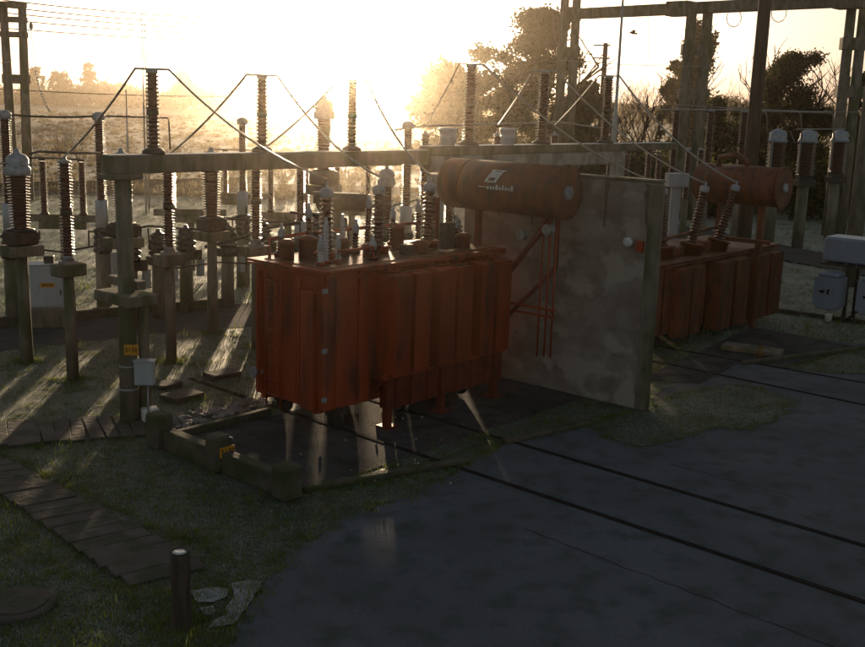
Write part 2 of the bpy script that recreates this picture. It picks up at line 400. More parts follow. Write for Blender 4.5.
p = G(18, 607); mb = MB(); mb.lathe([(.44, 0), (.44, .05), (.41, .07)], n=28, smooth=False); mb.lathe([(.34, .07), (.33, .085)], n=28, smooth=False)
o = mb.build('manhole_cover', SLAB); o.location = p; tag(o, 'round dark manhole cover in the grass at the lower left', 'manhole cover')
# pale block with yellow valve by far transformer pit
p = G(752, 352); mb = MB(); mb.box((0, 0, .07), (1.5, .55, .14), bev=.02); o = mb.build('concrete_plinth', CONC); o.location = p; o.rotation_euler.z = ROT-math.pi/2+.2
tag(o, 'pale low concrete plinth in the pit before the far transformer', 'plinth')
p = G(760, 357); mb = MB(); mb.lathe([(.07, 0), (.09, .02), (.09, .12), (.05, .2), (.05, .26)]); mb.box((0, 0, .28), (.2, .04, .03)); o = mb.build('valve', mat('ochre_paint', (.16, .09, .02), rough=.6)); o.location = p
tag(o, 'small ochre valve standing beside the pale plinth', 'valve')

# ------------------------------------------------------------------ equipment kinds
def make_ct():
    r = empty('current_transformer', (0, 0, 0))
    mb = MB(); mb.lathe([(.15, 0), (.135, 1.2), (.12, 2.45)], n=12); mb.build('post', CONC, r)
    mb = MB(); mb.box((0, 0, 2.57), (.78, .62, .235), bev=.02); mb.build('support_slab', CONC, r)
    mb = MB(); mb.box((0, 0, 2.86), (.62, .55, .33), bev=.05); mb.box((.33, 0, 2.9), (.1, .3, .2)); mb.box((-.1, -.285, 2.86), (.16, .03, .2)); mb.lathe([(.3, 3.02), (.3, 3.05), (.22, 3.06)]); mb.build('base_tank', DSTEEL, r)
    mb = MB(); insul(mb, 3.05, 4.24, .14, .215, .062, taper=1.22, n=18); mb.build('insulator', PORC, r)
    mb = MB(); mb.lathe([(.27, 4.24), (.28, 4.27), (.28, 4.40), (.24, 4.43), (.24, 4.60), (.18, 4.68), (.07, 4.72), (.05, 4.80), (0.02, 4.82)], n=20)
    mb.box((.0, -.25, 4.5), (.12, .06, .1), bev=.01); h = mb.build('head', ALU, r)
    mb = MB(); mb.tube((.2, 0, 4.5), (.38, 0, 4.5), .02); mb.tube((-.2, 0, 4.5), (-.38, 0, 4.5), .02); mb.build('terminal', GALV, h)
    return r
ct = make_ct(); CT1 = G(27, 362); CT3 = G(213, 333)
for i, (P_, lb) in enumerate(((CT1, 'tall brown current transformer with frosty grey head at the far left, on a mossy post'),
                              ((CT1+CT3)/2, 'brown current transformer mostly hidden behind the front gantry column'),
                              (CT3, 'dark current transformer in the glare under the front beam, right of the gantry column'))):
    o = ct if i == 0 else ctree(ct); o.location = P_; o.rotation_euler.z = ROT; tag(o, lb, 'current transformer', 'current transformers left of the red transformer')
def make_iso(h0, h1, h2, h3, rs, name='post_insulator', postr=.115, slabw=.62):
    r = empty(name, (0, 0, 0))
    mb = MB(); mb.lathe([(postr*1.12, 0), (postr, h0)], n=12); mb.build('post', CONC, r)
    mb = MB(); mb.box((0, 0, h0+.13), (slabw, .42, .26), bev=.02); mb.build('support_slab', CONC, r)
    mb = MB(); mb.box((0, 0, h0+.29), (.30, .26, .06)); mb.lathe([(.14, h0+.32), (.10, h0+.40), (.12, h1)]); mb.build('base_fitting', GALV, r)
    mb = MB(); insul(mb, h1, h2, rs*.62, rs, .065); mb.build('insulator', PORC, r)
    mb = MB(); mb.lathe([(rs*.85, h2), (rs*.85, h2+.13)]); mb.build('collar', DSTEEL, r)
    mb = MB(); insul(mb, h2+.13, h3, rs*.66, rs*1.05, .065); mb.build('insulator', PORC, r)
    mb = MB(); mb.lathe([(rs*.9, h3), (rs*.9, h3+.05), (.05, h3+.07), (.04, h3+.14)]); mb.build('cap', GALV, r)
    return r
iso = make_iso(2.27, 2.70, 3.54, 4.62, .145)
I1 = G(73, 380); I2 = G(171.5, 362); I3 = I2+(I2-I1)
isos = []
for i, (P_, lb) in enumerate(((I1, 'slim two-section brown post insulator on a mossy post left of the front gantry column'),
                              (I2, 'slim two-section post insulator between the front gantry column and the current transformer in the glare'),
                              (I3, 'slim post insulator rising just left of the ladder end of the red transformer'))):
    o = iso if i == 0 else ctree(iso); o.location = P_; o.rotation_euler.z = ROT; tag(o, lb, 'insulator', 'post insulators in the front row'); isos.append(P_)
def make_tall():
    r = empty('circuit_breaker', (0, 0, 0))
    mb = MB(); mb.lathe([(.22, 0), (.20, 1.73)], n=12); mb.build('post', CONC, r)
    mb = MB(); mb.lathe([(.2, 1.73), (.26, 1.78), (.26, 1.86), (.21, 1.9), (.25, 1.96), (.25, 2.04), (.2, 2.08), (.25, 2.14), (.25, 2.2), (.2, 2.25), (.24, 2.32), (.24, 2.4), (.15, 2.45)], n=18)
    mb.tube((-.2, 0, 2.35), (-.42, 0, 2.35), .025); mb.tube((-.42, 0, 2.4), (-.42, 0, 1.95), .025); mb.build('ribbed_base', PORCB, r)
    mb = MB(); mb.lathe([(.17, 2.45), (.17, 3.2)], n=18); mb.build('housing', CAB, r)
    mb = MB(); insul(mb, 3.2, 5.35, .10, .155, .062); mb.build('insulator', PORC, r)
    mb = MB(); mb.lathe([(.15, 5.35), (.17, 5.38), (.17, 5.5), (.10, 5.56), (.03, 5.58)], n=16); mb.box((.2, 0, 5.45), (.14, .08, .03)); mb.build('cap', ALU, r)
    mb = MB(); mb.box((.2, -.18, 1.45), (.16, .14, .62), bev=.01); mb.build('drive_box', CAB, r)
    return r
tb = make_tall(); B1 = G(15, 324); B2 = G(105, 314)
for i, (P_, lb) in enumerate(((B1, 'tall breaker column with frosted cap behind the current transformer at the far left edge'),
                              (B2, 'tall breaker column with pale grey housing seen left of the front gantry column'))):
    o = tb if i == 0 else ctree(tb); o.location = P_; o.rotation_euler.z = ROT; tag(o, lb, 'breaker', 'breaker columns at left')

def sag(a, b, s, n=14):
    a, b = Vector(a), Vector(b)
    return [a.lerp(b, k/n)-Vector((0, 0, s*4*(k/n)*(1-k/n))) for k in range(n+1)]
def cable(a, b, s, r, label, cat='cable', name='cable', mt=None, group=None):
    mb = MB(); mb.path(sag(a, b, s), r); tag(mb.build(name, mt or WIRE), label, cat, group)
def tubes(name, pts, r, label, cat='busbar', mt=None, group=None, n=8):
    mb = MB(); mb.path(pts, r, n); return tag(mb.build(name, mt or DSTEEL), label, cat, group)
top = lambda P_, z: Vector((P_[0], P_[1], z))
tubes('busbar', sag(top(B1, 5.47), top(B2, 5.47), .05), .028, 'thin dark tube joining the frosted caps of the two tall breaker columns')
e = D(168, 118, 32); tubes('busbar', [top(B2, 5.47), D(140, 117, 31), e, D(169, 123, 32), D(170, 150, 32)], .025, 'dark tube running right from the second breaker column and bending down behind the beam')
tubes('busbar', [D(-30, 107, 27), D(0, 118, 27.2), top(B1, 5.47)], .03, 'bent dark tube entering from the left edge to the far left breaker cap')
tubes('busbar', [D(30, 154, 26), D(38, 151.5, 26.3), D(70, 153, 27), D(100, 153, 28)], .03, 'short dark tube above the pair of thin insulators at the far left')

# far disconnector frames
def make_frame():
    r = empty('disconnector', (0, 0, 0))
    for x in (0,):
        mb = MB(); mb.lathe([(.15, 0), (.13, 1.75)], n=12); mb.build('post', CONC, r)
    mb = MB(); mb.box((0, 0, 2.08), (2.5, .16, .24), bev=.015); mb.build('beam', CONC, r)
    mb = MB(); mb.box((0, 0, 1.85), (1.5, .42, .22), bev=.015); mb.build('beam', CONC, r)
    for x in (-.6, .62):
        mb = MB(); mb.lathe([(.16, 2.2), (.1, 2.27)]); insul(mb, 2.27, 3.9, .085, .13, .062, c=(0, 0)); o = mb.build('insulator', PORC, r); o.location.x = x
    mb = MB(); mb.path([(-1.1, 0, 3.98), (-.6, 0, 4.0), (.62, 0, 3.98)], .03); mb.box((-.6, 0, 3.95), (.2, .12, .08)); mb.box((.62, 0, 3.95), (.2, .12, .08)); mb.build('switch_blade', DSTEEL, r)
    return r
fr = make_frame()
for i, (px, Y, rz, lb) in enumerate(((63, 34, .1, 'disconnector with two thin insulators at the far left, behind the grey cabinet'),
                                 (190, 37, .25, 'disconnector on a concrete post glimpsed between the two current transformers'),
                                 (288, 37, .15, 'disconnector post in the glare behind the left end of the red transformer'),
                                 (352, 41, .3, 'faint disconnector frame directly under the sun behind the red transformer'), (240, 44, .3, 'faint disconnector frame in the lit grass left of the sun'),
                                 (590, 40, .1, 'disconnector with thin insulators seen under the right end of the second beam'),
                                 (640, 43, .1, 'disconnector frame behind the top right corner of the firewall'))):
    o = fr if i == 0 else ctree(fr); p = D(px, 200, Y); o.location = (p.x, p.y, 0); o.rotation_euler.z = rz
    if i > 4: o.scale = (1.1, 1.1, 1.12)
    tag(o, lb, 'disconnector', 'disconnectors on the far row')
# grey cabinet on plinth
p = G(50, 326); cb = empty('control_cabinet', p, R(12)); tag(cb, 'pale grey control cabinet with a yellow plate on a dark plinth at left', 'cabinet')
mb = MB(); mb.box((0, 0, .27), (.86, .6, .54), bev=.03); mb.build('plinth', CONC, cb)
mb = MB(); mb.box((0, 0, 1.1), (.84, .5, 1.12), bev=.02); bd = mb.build('body', CAB, cb)
mb = MB(); mb.box((.04, -.259, 1.1), (.70, .014, 1.0), bev=.004); dr = mb.build('door', CAB, cb)
mb = MB(); mb.box((.34, -.275, .95), (.03, .02, .14)); mb.build('handle', DSTEEL, dr)
mb = MB(); mb.box((.02, -.27, 1.14), (.36, .008, .12)); yp = mb.build('yellow_plate', YEL, cb); text_obj('4CDM', .1, BLK, yp, (.02, -.278, 1.14), (R(90), 0, 0))
mb = MB(); mb.box((0, 0, 1.672), (.9, .56, .02), bev=.004); mb.build('frosted_lid', FROST, cb)
mb = MB(); mb.box((.05, 0, 1.78), (.25, .2, .2), bev=.01); mb.build('top_box', DSTEEL, cb)

# ------------------------------------------------------------------ front gantry (beam one)
C1 = G(130, 421); MID = D(436, 172, 25.7); MID.z = 0; dA = (MID-C1).normalized()
zA = Z(C1, 155)
def column(name, P_, h, w, label, extra=None, mt=CONC, rz=ROT, cat='column'):
    r = empty(name, P_, rz); tag(r, label, cat)
    mb = MB(); mb.lathe([(w*.62, 0), (w*.5, h*.5), (w*.5, h)], n=16); mb.build('shaft', mt, r)
    if extra: extra(r)
    return r
rzA = math.atan2(dA.y, dA.x)
def c1x(r):
    mb = MB(); mb.box((0, .02, 2.38), (.62, 1.15, .20), bev=.02); mb.build('cross_slab', CONC, r)
    mb = MB(); mb.box((.2, .3, 2.60), (.2, 1.0, .16), bev=.02); mb.build('cross_slab', CONC, r)
    mb = MB(); mb.lathe([(.17, 1.06), (.17, 1.10)], n=16); mb.lathe([(.18, .62), (.18, .66)], n=16); mb.build('steel_band', GALV, r)
def plate_on(parent, txt, z, off, yaw):
    g_ = MB(); g_.box((0, 0, 0), (.26, .012, .2)); pl = g_.build('number_plate', YEL, parent)
    pl.location = off; pl.rotation_euler = (0, 0, yaw); text_obj(txt, .11, BLK, pl, (0, -.009, 0), (R(90), 0, 0)); return pl
col1 = column('gantry_column', C1, zA-.33, .30, 'stout mossy concrete column with orange plate and steel bands, carrying the front beam', c1x)
plate_on(col1, 'E130', 1.3, (-.05, -.19, 1.42), -ROT+R(5))
P2 = C1+Vector((.25, .18, 0)); c2 = column('gantry_column', P2, 2.27, .2, 'slim short column standing close behind the stout front gantry column')
p = C1+Vector((.33, -.10, 0)); jb = empty('junction_box', p, .1); tag(jb, 'grey junction box with conduit on the slim column beside the orange plate', 'junction box')
mb = MB(); mb.box((0, 0, .98), (.36, .2, .46), bev=.02); mb.box((0, 0, 1.215), (.4, .24, .02)); mb.build('box', CAB, jb)
mb = MB(); mb.tube((.05, 0, .0), (.05, 0, .76), .018); mb.build('conduit', GALV, jb)
p = G(150, 421); mb = MB(); mb.box((0, 0, .13), (.32, .26, .27), bev=.03); o = mb.build('meter_box', WHT); o.location = p; o.rotation_euler.z = ROT-.4; tag(o, 'small white box on the ground at the foot of the gantry column', 'box')
def beam(name, P0, P1, z0, z1, w, label, extra=None):
    P0, P1 = Vector(P0), Vector(P1); d = P1-P0; r = empty(name, (P0.x, P0.y, 0), math.atan2(d.y, d.x)); tag(r, label, 'beam')
    mb = MB(); mb.box((d.length/2, 0, (z0+z1)/2), (d.length, w, z1-z0), bev=.025); mb.build('beam_body', CONC, r)
    mb = MB(); mb.box((d.length/2, 0, z1+.006), (d.length-.06, w*.8, .012)); mb.build('frost', FROST, r)
    if extra: extra(r, d.length)
    return r
A0 = C1-dA*.35; A1 = MID-dA*.45; 
beam('concrete_beam', (A0.x, A0.y), (A1.x, A1.y), zA-.33, zA, .34, 'long concrete beam from the front column into the glare, first of two on the gantry', 
     lambda r, L_: MB().box((.3, 0, zA-.38), (.7, .42, .1), bev=.02).build('bearing_pad', CONC, r))
column('gantry_column', MID, 4.4, .44, 'pale concrete column in the middle of the gantry, behind the red transformer top', mt=CONCL)  # glare over this column is put into its paler concrete colour
dB = Vector((math.sin(R(38.5)), math.cos(R(38.5)), 0)); B0 = MID-dB*.42
zB = Z(MID, 146)
def bx(r, L_):
    MB().box((4.7, 0, zB-.41), (9.4, .40, .40), bev=.05).build('haunch', CONCL, r)
LB = 12.9
beam('concrete_beam', (B0.x, B0.y), (B0+dB*LB)[:2], zB-.22, zB, .44, 'second concrete beam with a deep pale haunch, above the firewall', bx)
E2 = MID+dB*9.0; column('gantry_column', E2, zB-.22, .4, 'pale end column of the gantry seen over the firewall', mt=CONCL)

# stacks on the beams
def make_stack(h, rs):
    r = empty('beam_insulator', (0, 0, 0))
    mb = MB(); mb.lathe([(rs*1.6, 0), (rs*1.5, .06), (rs*.8, .12)]); mb.build('base_fitting', DSTEEL, r)
    mb = MB(); insul(mb, .12, h*.5-.05, rs*.62, rs, .07); mb.build('insulator', PORC, r)
    mb = MB(); mb.lathe([(rs*.8, h*.5-.05), (rs*.8, h*.5+.05)]); mb.build('collar', DSTEEL, r)
    mb = MB(); insul(mb, h*.5+.05, h-.06, rs*.62, rs, .07); mb.build('insulator', PORC, r)
    mb = MB(); mb.lathe([(rs*.8, h-.06), (rs*.8, h)]); mb.box((0, 0, h+.02), (.62, .06, .04)); mb.build('cap', GALV, r)
    return r
def along(P0, d, px, z):
    lo, hi = -3., 20.
    for _ in range(40):
        md = (lo+hi)/2
        if pj((P0.x+d.x*md, P0.y+d.y*md, z))[0] < px: lo = md
        else: hi = md
    return Vector((P0.x+d.x*lo, P0.y+d.y*lo, 0))
sA = make_stack(1.5, .135); tops = []
for i, (px, lb) in enumerate(((153, 'two-section insulator on the front beam nearest its left end'), (262, 'insulator on the front beam over the ladder end of the red transformer'),
                              (352, 'insulator on the front beam lost in the sun glare'))):
    P_ = along(C1, dA, px, 5.6); o = sA if i == 0 else ctree(sA); o.location = (P_.x, P_.y, zA+.012); o.rotation_euler.z = R(0)
    tag(o, lb, 'insulator', 'insulators on the front beam'); tops.append(Vector((P_.x, P_.y, zA+1.52)))
sB = make_stack(1.95, .165); topsB = []
for i, (px, lb) in enumerate(((470, 'insulator on the second beam between the sun and the white pots'), (543, 'insulator on the second beam right of both white pots'),
                              (607, 'insulator on the second beam beside the thin lightning mast'))):
    P_ = along(MID, dB, px, 6.0); o = sB if i == 0 else ctree(sB); o.location = (P_.x, P_.y, zB+.012)
    tag(o, lb, 'insulator', 'insulators on the second beam'); topsB.append(Vector((P_.x, P_.y, zB+1.97)))
for i, (px, lb) in enumerate(((448, 'white ribbed pot on the second beam, the one nearer the sun'), (508, 'white ribbed pot on the second beam, the one farther from the sun'))):
    P_ = along(MID, dB, px, 5.2)
    if i == 0:
        pot = empty('surge_counter', (0, 0, 0))
        mb = MB(); mb.lathe([(.17, 0), (.17, .05), (.20, .07), (.20, .17), (.21, .18), (.21, .22), (.20, .23), (.20, .32), (.23, .34), (.23, .41), (.19, .43)], n=20); mb.build('body', WPORC, pot); o = pot
    else: o = ctree(pot)
    o.location = (P_.x, P_.y, zB+.012); tag(o, lb, 'pot', 'white pots on the second beam')

# ------------------------------------------------------------------ transformer one
REDK = mat('dark_red_paint', (.20, .030, .012), (.12, .022, .01), rough=.5, scale=4)
T1P = Vector((-.1048*18.3, 18.3, 0)); L1, W1, ZB, ZT = 5.0, 1.95, .50, 3.07
t1 = empty('power_transformer', T1P, ROT); tag(t1, 'large red oxide power transformer with ladder standing on rails in the foreground pit', 'transformer')
def finned(r, x0, x1, y, z0, z1, pairs, mtt, dep=.34):
    w = (x1-x0)/pairs
    for k in range(pairs):
        mb = MB(); c = x0+w*(k+.5)
        for s_ in (-1, 1):
            n = 7; pw = w*.36
            for q in range(n):
                xx = c+s_*w*.215+(q-(n-1)/2)*pw/n
                mb.box((xx, y-dep/2-.02, (z0+z1)/2), (pw/n*.62, dep, z1-z0), bev=.006)
            mb.box((c+s_*w*.215, y-dep-.01, (z0+z1)/2), (pw*.98, .02, (z1-z0)*.97), bev=.004)
            for zz in (z0+.12, z1-.12):
                mb.tube((c+s_*w*.215, y, zz), (c+s_*w*.215, y-dep, zz), .045)
        mb.box((c, y-dep*.55, z0+.02), (w*.84, .05, .05)); mb.box((c, y-dep*.55, z1-.0), (w*.84, .06, .05))
        mb.build('radiator', mtt, r)
mb = MB(); mb.box((L1/2, W1/2, (ZB+ZT)/2), (L1, W1, ZT-ZB), bev=.03)
for k in range(9): mb.box((.28+k*.56, -.03, (ZB+ZT)/2-.05), (.05, .06, ZT-ZB-.25), bev=.006)
for k in range(4): mb.box((-.03, .22+k*.5, (ZB+ZT)/2-.05), (.06, .045, ZT-ZB-.3), bev=.006)
mb.build('tank', RED, t1)
mb = MB(); mb.box((L1/2, W1/2, ZT+.012), (L1+.22, W1+.22, .05), bev=.008); mb.box((L1/2, W1/2, ZT-.045), (L1+.2, W1+.2, .04), bev=.006)
for k in range(22): mb.lathe([(.018, 0), (.018, .12)], (.05+k*.235, -.085, ZT-.09), n=6)
lid = mb.build('lid', RED, t1)
mb = MB(); mb.box((L1/2, W1/2, ZT+.045), (L1-.25, W1-.3, .012)); mb.build('lid_plate', mat('wet_lid_paint', (.34, .20, .13), (.26, .14, .08), metal=.4, rough=.3, scale=3, bump=.002), lid)
finned(t1, 1.2, L1-.02, 0, 1.02, 2.92, 3, RED, .46)
mb = MB(); mb.box((3.05, -.20, .98), (3.7, .30, .06)); 
mb.build('radiator_shelf', RED, t1)
mb = MB(); mb.box((3.15, -.16, .64), (3.5, .26, .62), bev=.02)
for k in range(8): mb.box((1.6+k*.45, -.31, .64), (.10, .06, .6), bev=.01)
mb.build('lower_panel', REDK, t1)
for xx in (1.35, 2.9, 4.6):
    mb = MB(); mb.box((xx, -.30, .5), (.14, .14, .95), bev=.01); mb.box((xx, -.30, .03), (.3, .3, .05)); mb.box((xx, -.12, .8), (.08, .45, .08), rx=R(-45)); mb.build('leg', REDK, t1)
for xx in (.55, 2.25, 4.2):
    for yy in (.25, W1-.25):
        mb = MB(); mb.box((xx, yy, .40), (.32, .28, .22)); mb.lathe([(.17, -.05), (.21, -.045), (.21, -.02), (.17, -.015), (.17, .06)], (xx, yy, .235), (1, 0, 0), 18); mb.build('wheel', DSTEEL, t1)
mb = MB(); mb.box((L1/2, .25, .47), (L1, .12, .08)); mb.box((L1/2, W1-.25, .47), (L1, .12, .08)); mb.build('skid', RED, t1)
# ladder on the short end (normal -x)
mb = MB()
for yy in (1.05, 1.45): mb.tube((-.13, yy, .38), (-.13, yy, 2.9), .018)
for k in range(8): mb.tube((-.13, 1.05, .6+k*.31), (-.13, 1.45, .6+k*.31), .014)
for zz in (.8, 2.8):
    for yy in (1.05, 1.45): mb.tube((0, yy, zz), (-.13, yy, zz), .014)
mb.build('ladder', RED, t1)
mb = MB(); mb.box((-.05, .60, 1.75), (.1, .06, 2.3)); mb.box((-.05, 1.75, 1.75), (.1, .06, 2.3)); mb.build('end_stiffener', RED, t1)
mb = MB(); mb.box((-.07, .36, 1.6), (.12, .34, 2.2), bev=.02); mb.build('cable_duct', RED, t1)
for zz in (.74, 1.65, 2.74):
    mb = MB(); mb.box((-.01, -.012, zz), (.11, .03, .08)); mb.lathe([(.02, 0), (.02, .05)], (-.03, -.03, zz), (0, -1, 0), 8); mb.build('earth_clamp', ALU, t1)
mb = MB(); mb.lathe([(.09, 0), (.09, .05), (.05, .06), (.05, .14), (.1, .15), (.1, .2)], (0, 1.78, .95), (-1, 0, 0), 14); mb.build('valve', GALV, t1)
for xx, zz in ((.9, 2.95),): pass
def local(P_, o_loc): 
    d = Vector(P_)-Vector(o_loc); return Vector((d.dot(U2), d.dot(U1), d.z))
def bushing(r, base, top_, rs, mtt=PORC, cap=ALU, name='bushing', taper=.8, turret=RED, tr=.2, th=.22, pitch_=.085):
    base, top_ = Vector(base), Vector(top_); ax_ = (top_-base).normalized(); L_ = (top_-base).length
    mb = MB(); mb.lathe([(tr, 0), (tr, th-.03), (tr*1.15, th-.03), (tr*1.15, th), (tr*.8, th+.02)], base, ax_, 18); tu = mb.build('turret', turret, r)
    mb = MB(); insul(mb, 0, L_-th-.14, rs*.6, rs, pitch_, base=base+ax_*(th+.01), axis=ax_, taper=taper, n=18); b_ = mb.build(name, mtt, r)
    mb = MB(); mb.lathe([(rs*.75, 0), (rs*.8, .03), (rs*.8, .13), (rs*.5, .17), (.03, .18), (.025, .28)], base+ax_*(L_-.14), ax_, 14); mb.build('cap', cap, b_)
    return b_
bt = []
for x_ in (.95, 2.35, 3.85):
    bushing(t1, (x_, 1.0, ZT+.04), (x_, 1.0, 4.42), .165, tr=.22, th=.14); bt.append(T1P+U2*x_+U1*1.0+Vector((0, 0, 4.62)))
for x_, y_, h_ in ((.30, .45, .42), (.52, .55, .72), (.78, .5, .4), (1.6, 1.6, .6), (2.0, 1.65, .6), (3.0, 1.6, .6)):
    bushing(t1, (x_, y_, ZT+.04), (x_, y_, ZT+.04+h_), .07, WPORC, GALV, 'low_voltage_bushing', 1, RED, .08, .05, .06)
for x_, y_, h_ in ((.45, 1.75, .5), (1.15, 1.7, .85), (1.55, .35, .35), (2.75, 1.7, .95), (3.45, 1.65, .7), (4.25, 1.65, .8), (4.6, .9, .5), (1.9, 1.2, .55)):
    bushing(t1, (x_, y_, ZT+.04), (x_+random.uniform(-.05, .05), y_, ZT+.04+h_), .085, PORC, GALV, 'small_bushing', 1, REDK, .10, .06, .06)
for x_, y_, r_, h_ in ((.28, 1.35, .14, .3), (.75, 1.3, .17, .34), (1.75, .6, .16, .2), (1.5, 1.1, .12, .26), (3.1, .55, .18, .16), (3.25, 1.3, .12, .4), (4.4, .5, .15, .22)):
    mb = MB(); mb.lathe([(r_, 0), (r_, h_), (r_*1.2, h_), (r_*1.2, h_+.04), (r_*.4, h_+.1)], (x_, y_, ZT+.04), None, 16); mb.build('turret', REDK, t1)
mb = MB()
mb.path([(.2, 1.75, ZT+.05), (.2, 1.75, ZT+.4), (1.2, 1.75, ZT+.45), (3.4, 1.75, ZT+.45), (4.7, 1.75, ZT+.45)], .035, 8)
mb.path([(.6, .3, ZT+.05), (.6, .3, ZT+.3), (1.5, .3, ZT+.3), (1.5, .3, ZT+.05)], .03, 8); mb.build('oil_pipe', RED, t1)
MB().box((3.75, .4, ZT+.35), (.3, .2, .55), bev=.02).build('relay_box', DSTEEL, t1); MB().box((2.6, .45, ZT+.15), (.25, .2, .22), bev=.02).build('relay_box', DSTEEL, t1)
# conservator along local y (= U1)
def conservator(r, c, ln, rad, logo):
    c = Vector(c); mb = MB()
    mb.lathe([(rad, 0), (rad, ln)], c, (0, 1, 0), 32); mb.lathe([(rad*.9, 0), (rad*.7, .07), (.01, .10)], c+Vector((0, ln, 0)), (0, 1, 0), 28)
    cs = mb.build('conservator', REDD, r)
    mb = MB(); mb.lathe([(rad*1.06, -.035), (rad*1.06, .0)], c, (0, 1, 0), 32, smooth=False)
    for k in range(20):
        a = 2*math.pi*k/20; mb.lathe([(.02, 0), (.02, .03)], c+Vector((rad*.97*math.cos(a), -.035, rad*.97*math.sin(a))), (0, -1, 0), 6)
    mb.build('end_flange', REDD, cs)
    mb = MB(); mb.lathe([(.13, 0), (.13, .06), (.10, .07)], c+Vector((0, -.035, 0)), (0, -1, 0), 18); mb.build('gauge', ALU, cs)
    for y_ in (ln*.25, ln*.8):
        mb = MB(); mb.lathe([(rad*1.015, 0), (rad*1.015, .05)], c+Vector((0, y_, 0)), (0, 1, 0), 32, smooth=False); mb.build('saddle_band', REDD, cs)
    return cs
cp = Vector((2.57, 21.0, 0)); zc = 4.40; lc = local(cp, T1P); lc.z = zc
cs1 = conservator(t1, lc, 2.95, .53, True)
# white emblem and small lettering strokes on the flank facing the yard
mb = MB()
def onflank(y_, z_): # point on cylinder flank (normal -x) at arc height z_
    a = z_/.53; return Vector((lc.x-.535*math.cos(a), lc.y+y_, zc+.535*math.sin(a)))
def quad(mb, y0, z0, y1, z1, sh=0):
    n = 4
    for k in range(n):
        za, zb_ = z0+(z1-z0)*k/n, z0+(z1-z0)*(k+1)/n
        sa, sb = sh*k/n, sh*(k+1)/n
        mb.bm.faces.new([mb.bm.verts.new(onflank(*q)) for q in ((y0+sa, za), (y1+sa, za), (y1+sb, zb_), (y0+sb, zb_))])
y0_ = 1.66
quad(mb, y0_, .12, y0_-.30, .15, -.0)
quad(mb, y0_, .15, y0_-.07, .38, -.12); quad(mb, y0_-.23, .15, y0_-.30, .38, -.12); quad(mb, y0_-.09, .38, y0_-.45, .41); quad(mb, y0_-.10, .22, y0_-.26, .36, -.08)
mb.build('white_emblem', WHT, cs1); mb = MB()
x_ = y0_+.16
for k, w in enumerate((.20, .06, .05, .05, .06, .05, .05, .06, .04, .06)):
    hh = random.choice((.06, .06, .1)); quad(mb, x_, -.02+(.0 if k else .03), x_-w, -.02+(.05 if k == 0 else hh)); x_ -= w+.025
mb.build('white_lettering', WHT, cs1)
# conservator stand
mb = MB(); bx0 = lc.x-.1
MB().box((bx0, .5, (ZT+zc-.5)/2), (.12, .1, zc-.5-ZT+.3)).build('stand', REDK, t1)
mb.box((bx0, 1.7, (ZT+zc-.5)/2), (.12, .1, zc-.5-ZT+.3))

mb.build('stand', REDK, t1); mb = MB(); mb.tube((L1+.05, .35, 1.9), (lc.x+.1, lc.y+.35, zc-.5), .07); mb.build('stand_brace', REDK, t1); mb = MB(); mb.tube((L1+.1, .1, 1.35), (L1+.3, -1.25, 2.8), .05); mb.tube((L1+.3, -1.25, 2.8), (L1+.3, -1.25, zc-.5), .05)
mb.build('stand', REDK, t1)
mb = MB()
for q in (0, .18, .34): mb.tube((L1+.22, -.95-q, .9+q*.1), (L1+.22, -.95-q, zc-.45), .022)
mb.box((L1+.15, -.55, 1.95), (.05, 1.7, .05)); mb.box((L1+.15, -.55, 1.8), (.05, 1.7, .04)); mb.build('pipework', RED, t1)
for y_, z_ in ((-.55, 3.45), (-1.2, 3.62)):
    mb = MB(); mb.lathe([(.12, 0), (.12, .03), (.06, .04), (.06, .12), (.11, .13), (.11, .16)], (L1+.12, y_, z_), (-1, 0, 0), 14); mb.build('valve', GALV, t1)

# ------------------------------------------------------------------ firewall
WN = G(641, 411); LW = 4.9
mb = MB(); mb.box((.11, LW/2, 2.33), (.22, LW, 4.66), bev=.02)
fwl = empty('firewall', WN, ROT); tag(fwl, 'tall stained concrete firewall between the two red transformers', 'wall')
mb.build('wall_slab', WALL, fwl)
mb = MB(); mb.box((-.005, -.01, 2.32), (.03, .34, 4.60), bev=.008); mb.box((.11, -.012, 2.32), (.24, .03, 4.62), bev=.008); mb.build('edge_strip', CONC, fwl)
for q_ in range(5):
    mb = MB(); yy = .35+q_*.9+random.uniform(-.2, .2); hh = random.uniform(.5, 1.3); w_ = random.uniform(.05, .12); n_ = 10
    pts = [((-1 if k < n_ else 1)*w_*(1-.75*((k if k < n_ else 2*n_-1-k)/n_))*random.uniform(.5, 1.1), (k if k < n_ else 2*n_-1-k)/n_*hh) for k in range(2*n_)]
    mb.bm.faces.new([mb.bm.verts.new((-.003, yy+a, 4.62-b)) for a, b in pts]); mb.build('damp_stain', mat('damp_stain', (.10, .085, .065), (.16, .135, .11), rough=.95, scale=9), fwl)
mb = MB(); mb.box((.11, LW/2, 4.69), (.28, LW+.08, .06), bev=.015); mb.build('coping', CONC, fwl)
mb = MB(); mb.lathe([(.05, 0), (.05, .08), (.1, .09), (.1, .17), (.06, .2)], (-.001, .5, 3.45), (-1, 0, 0), 12); lamp = mb.build('bulkhead_lamp', WHT, fwl)
mb = MB(); mb.box((-.03, .28, 3.38), (.06, .16, .22)); mb.build('lamp_box', RED, fwl)

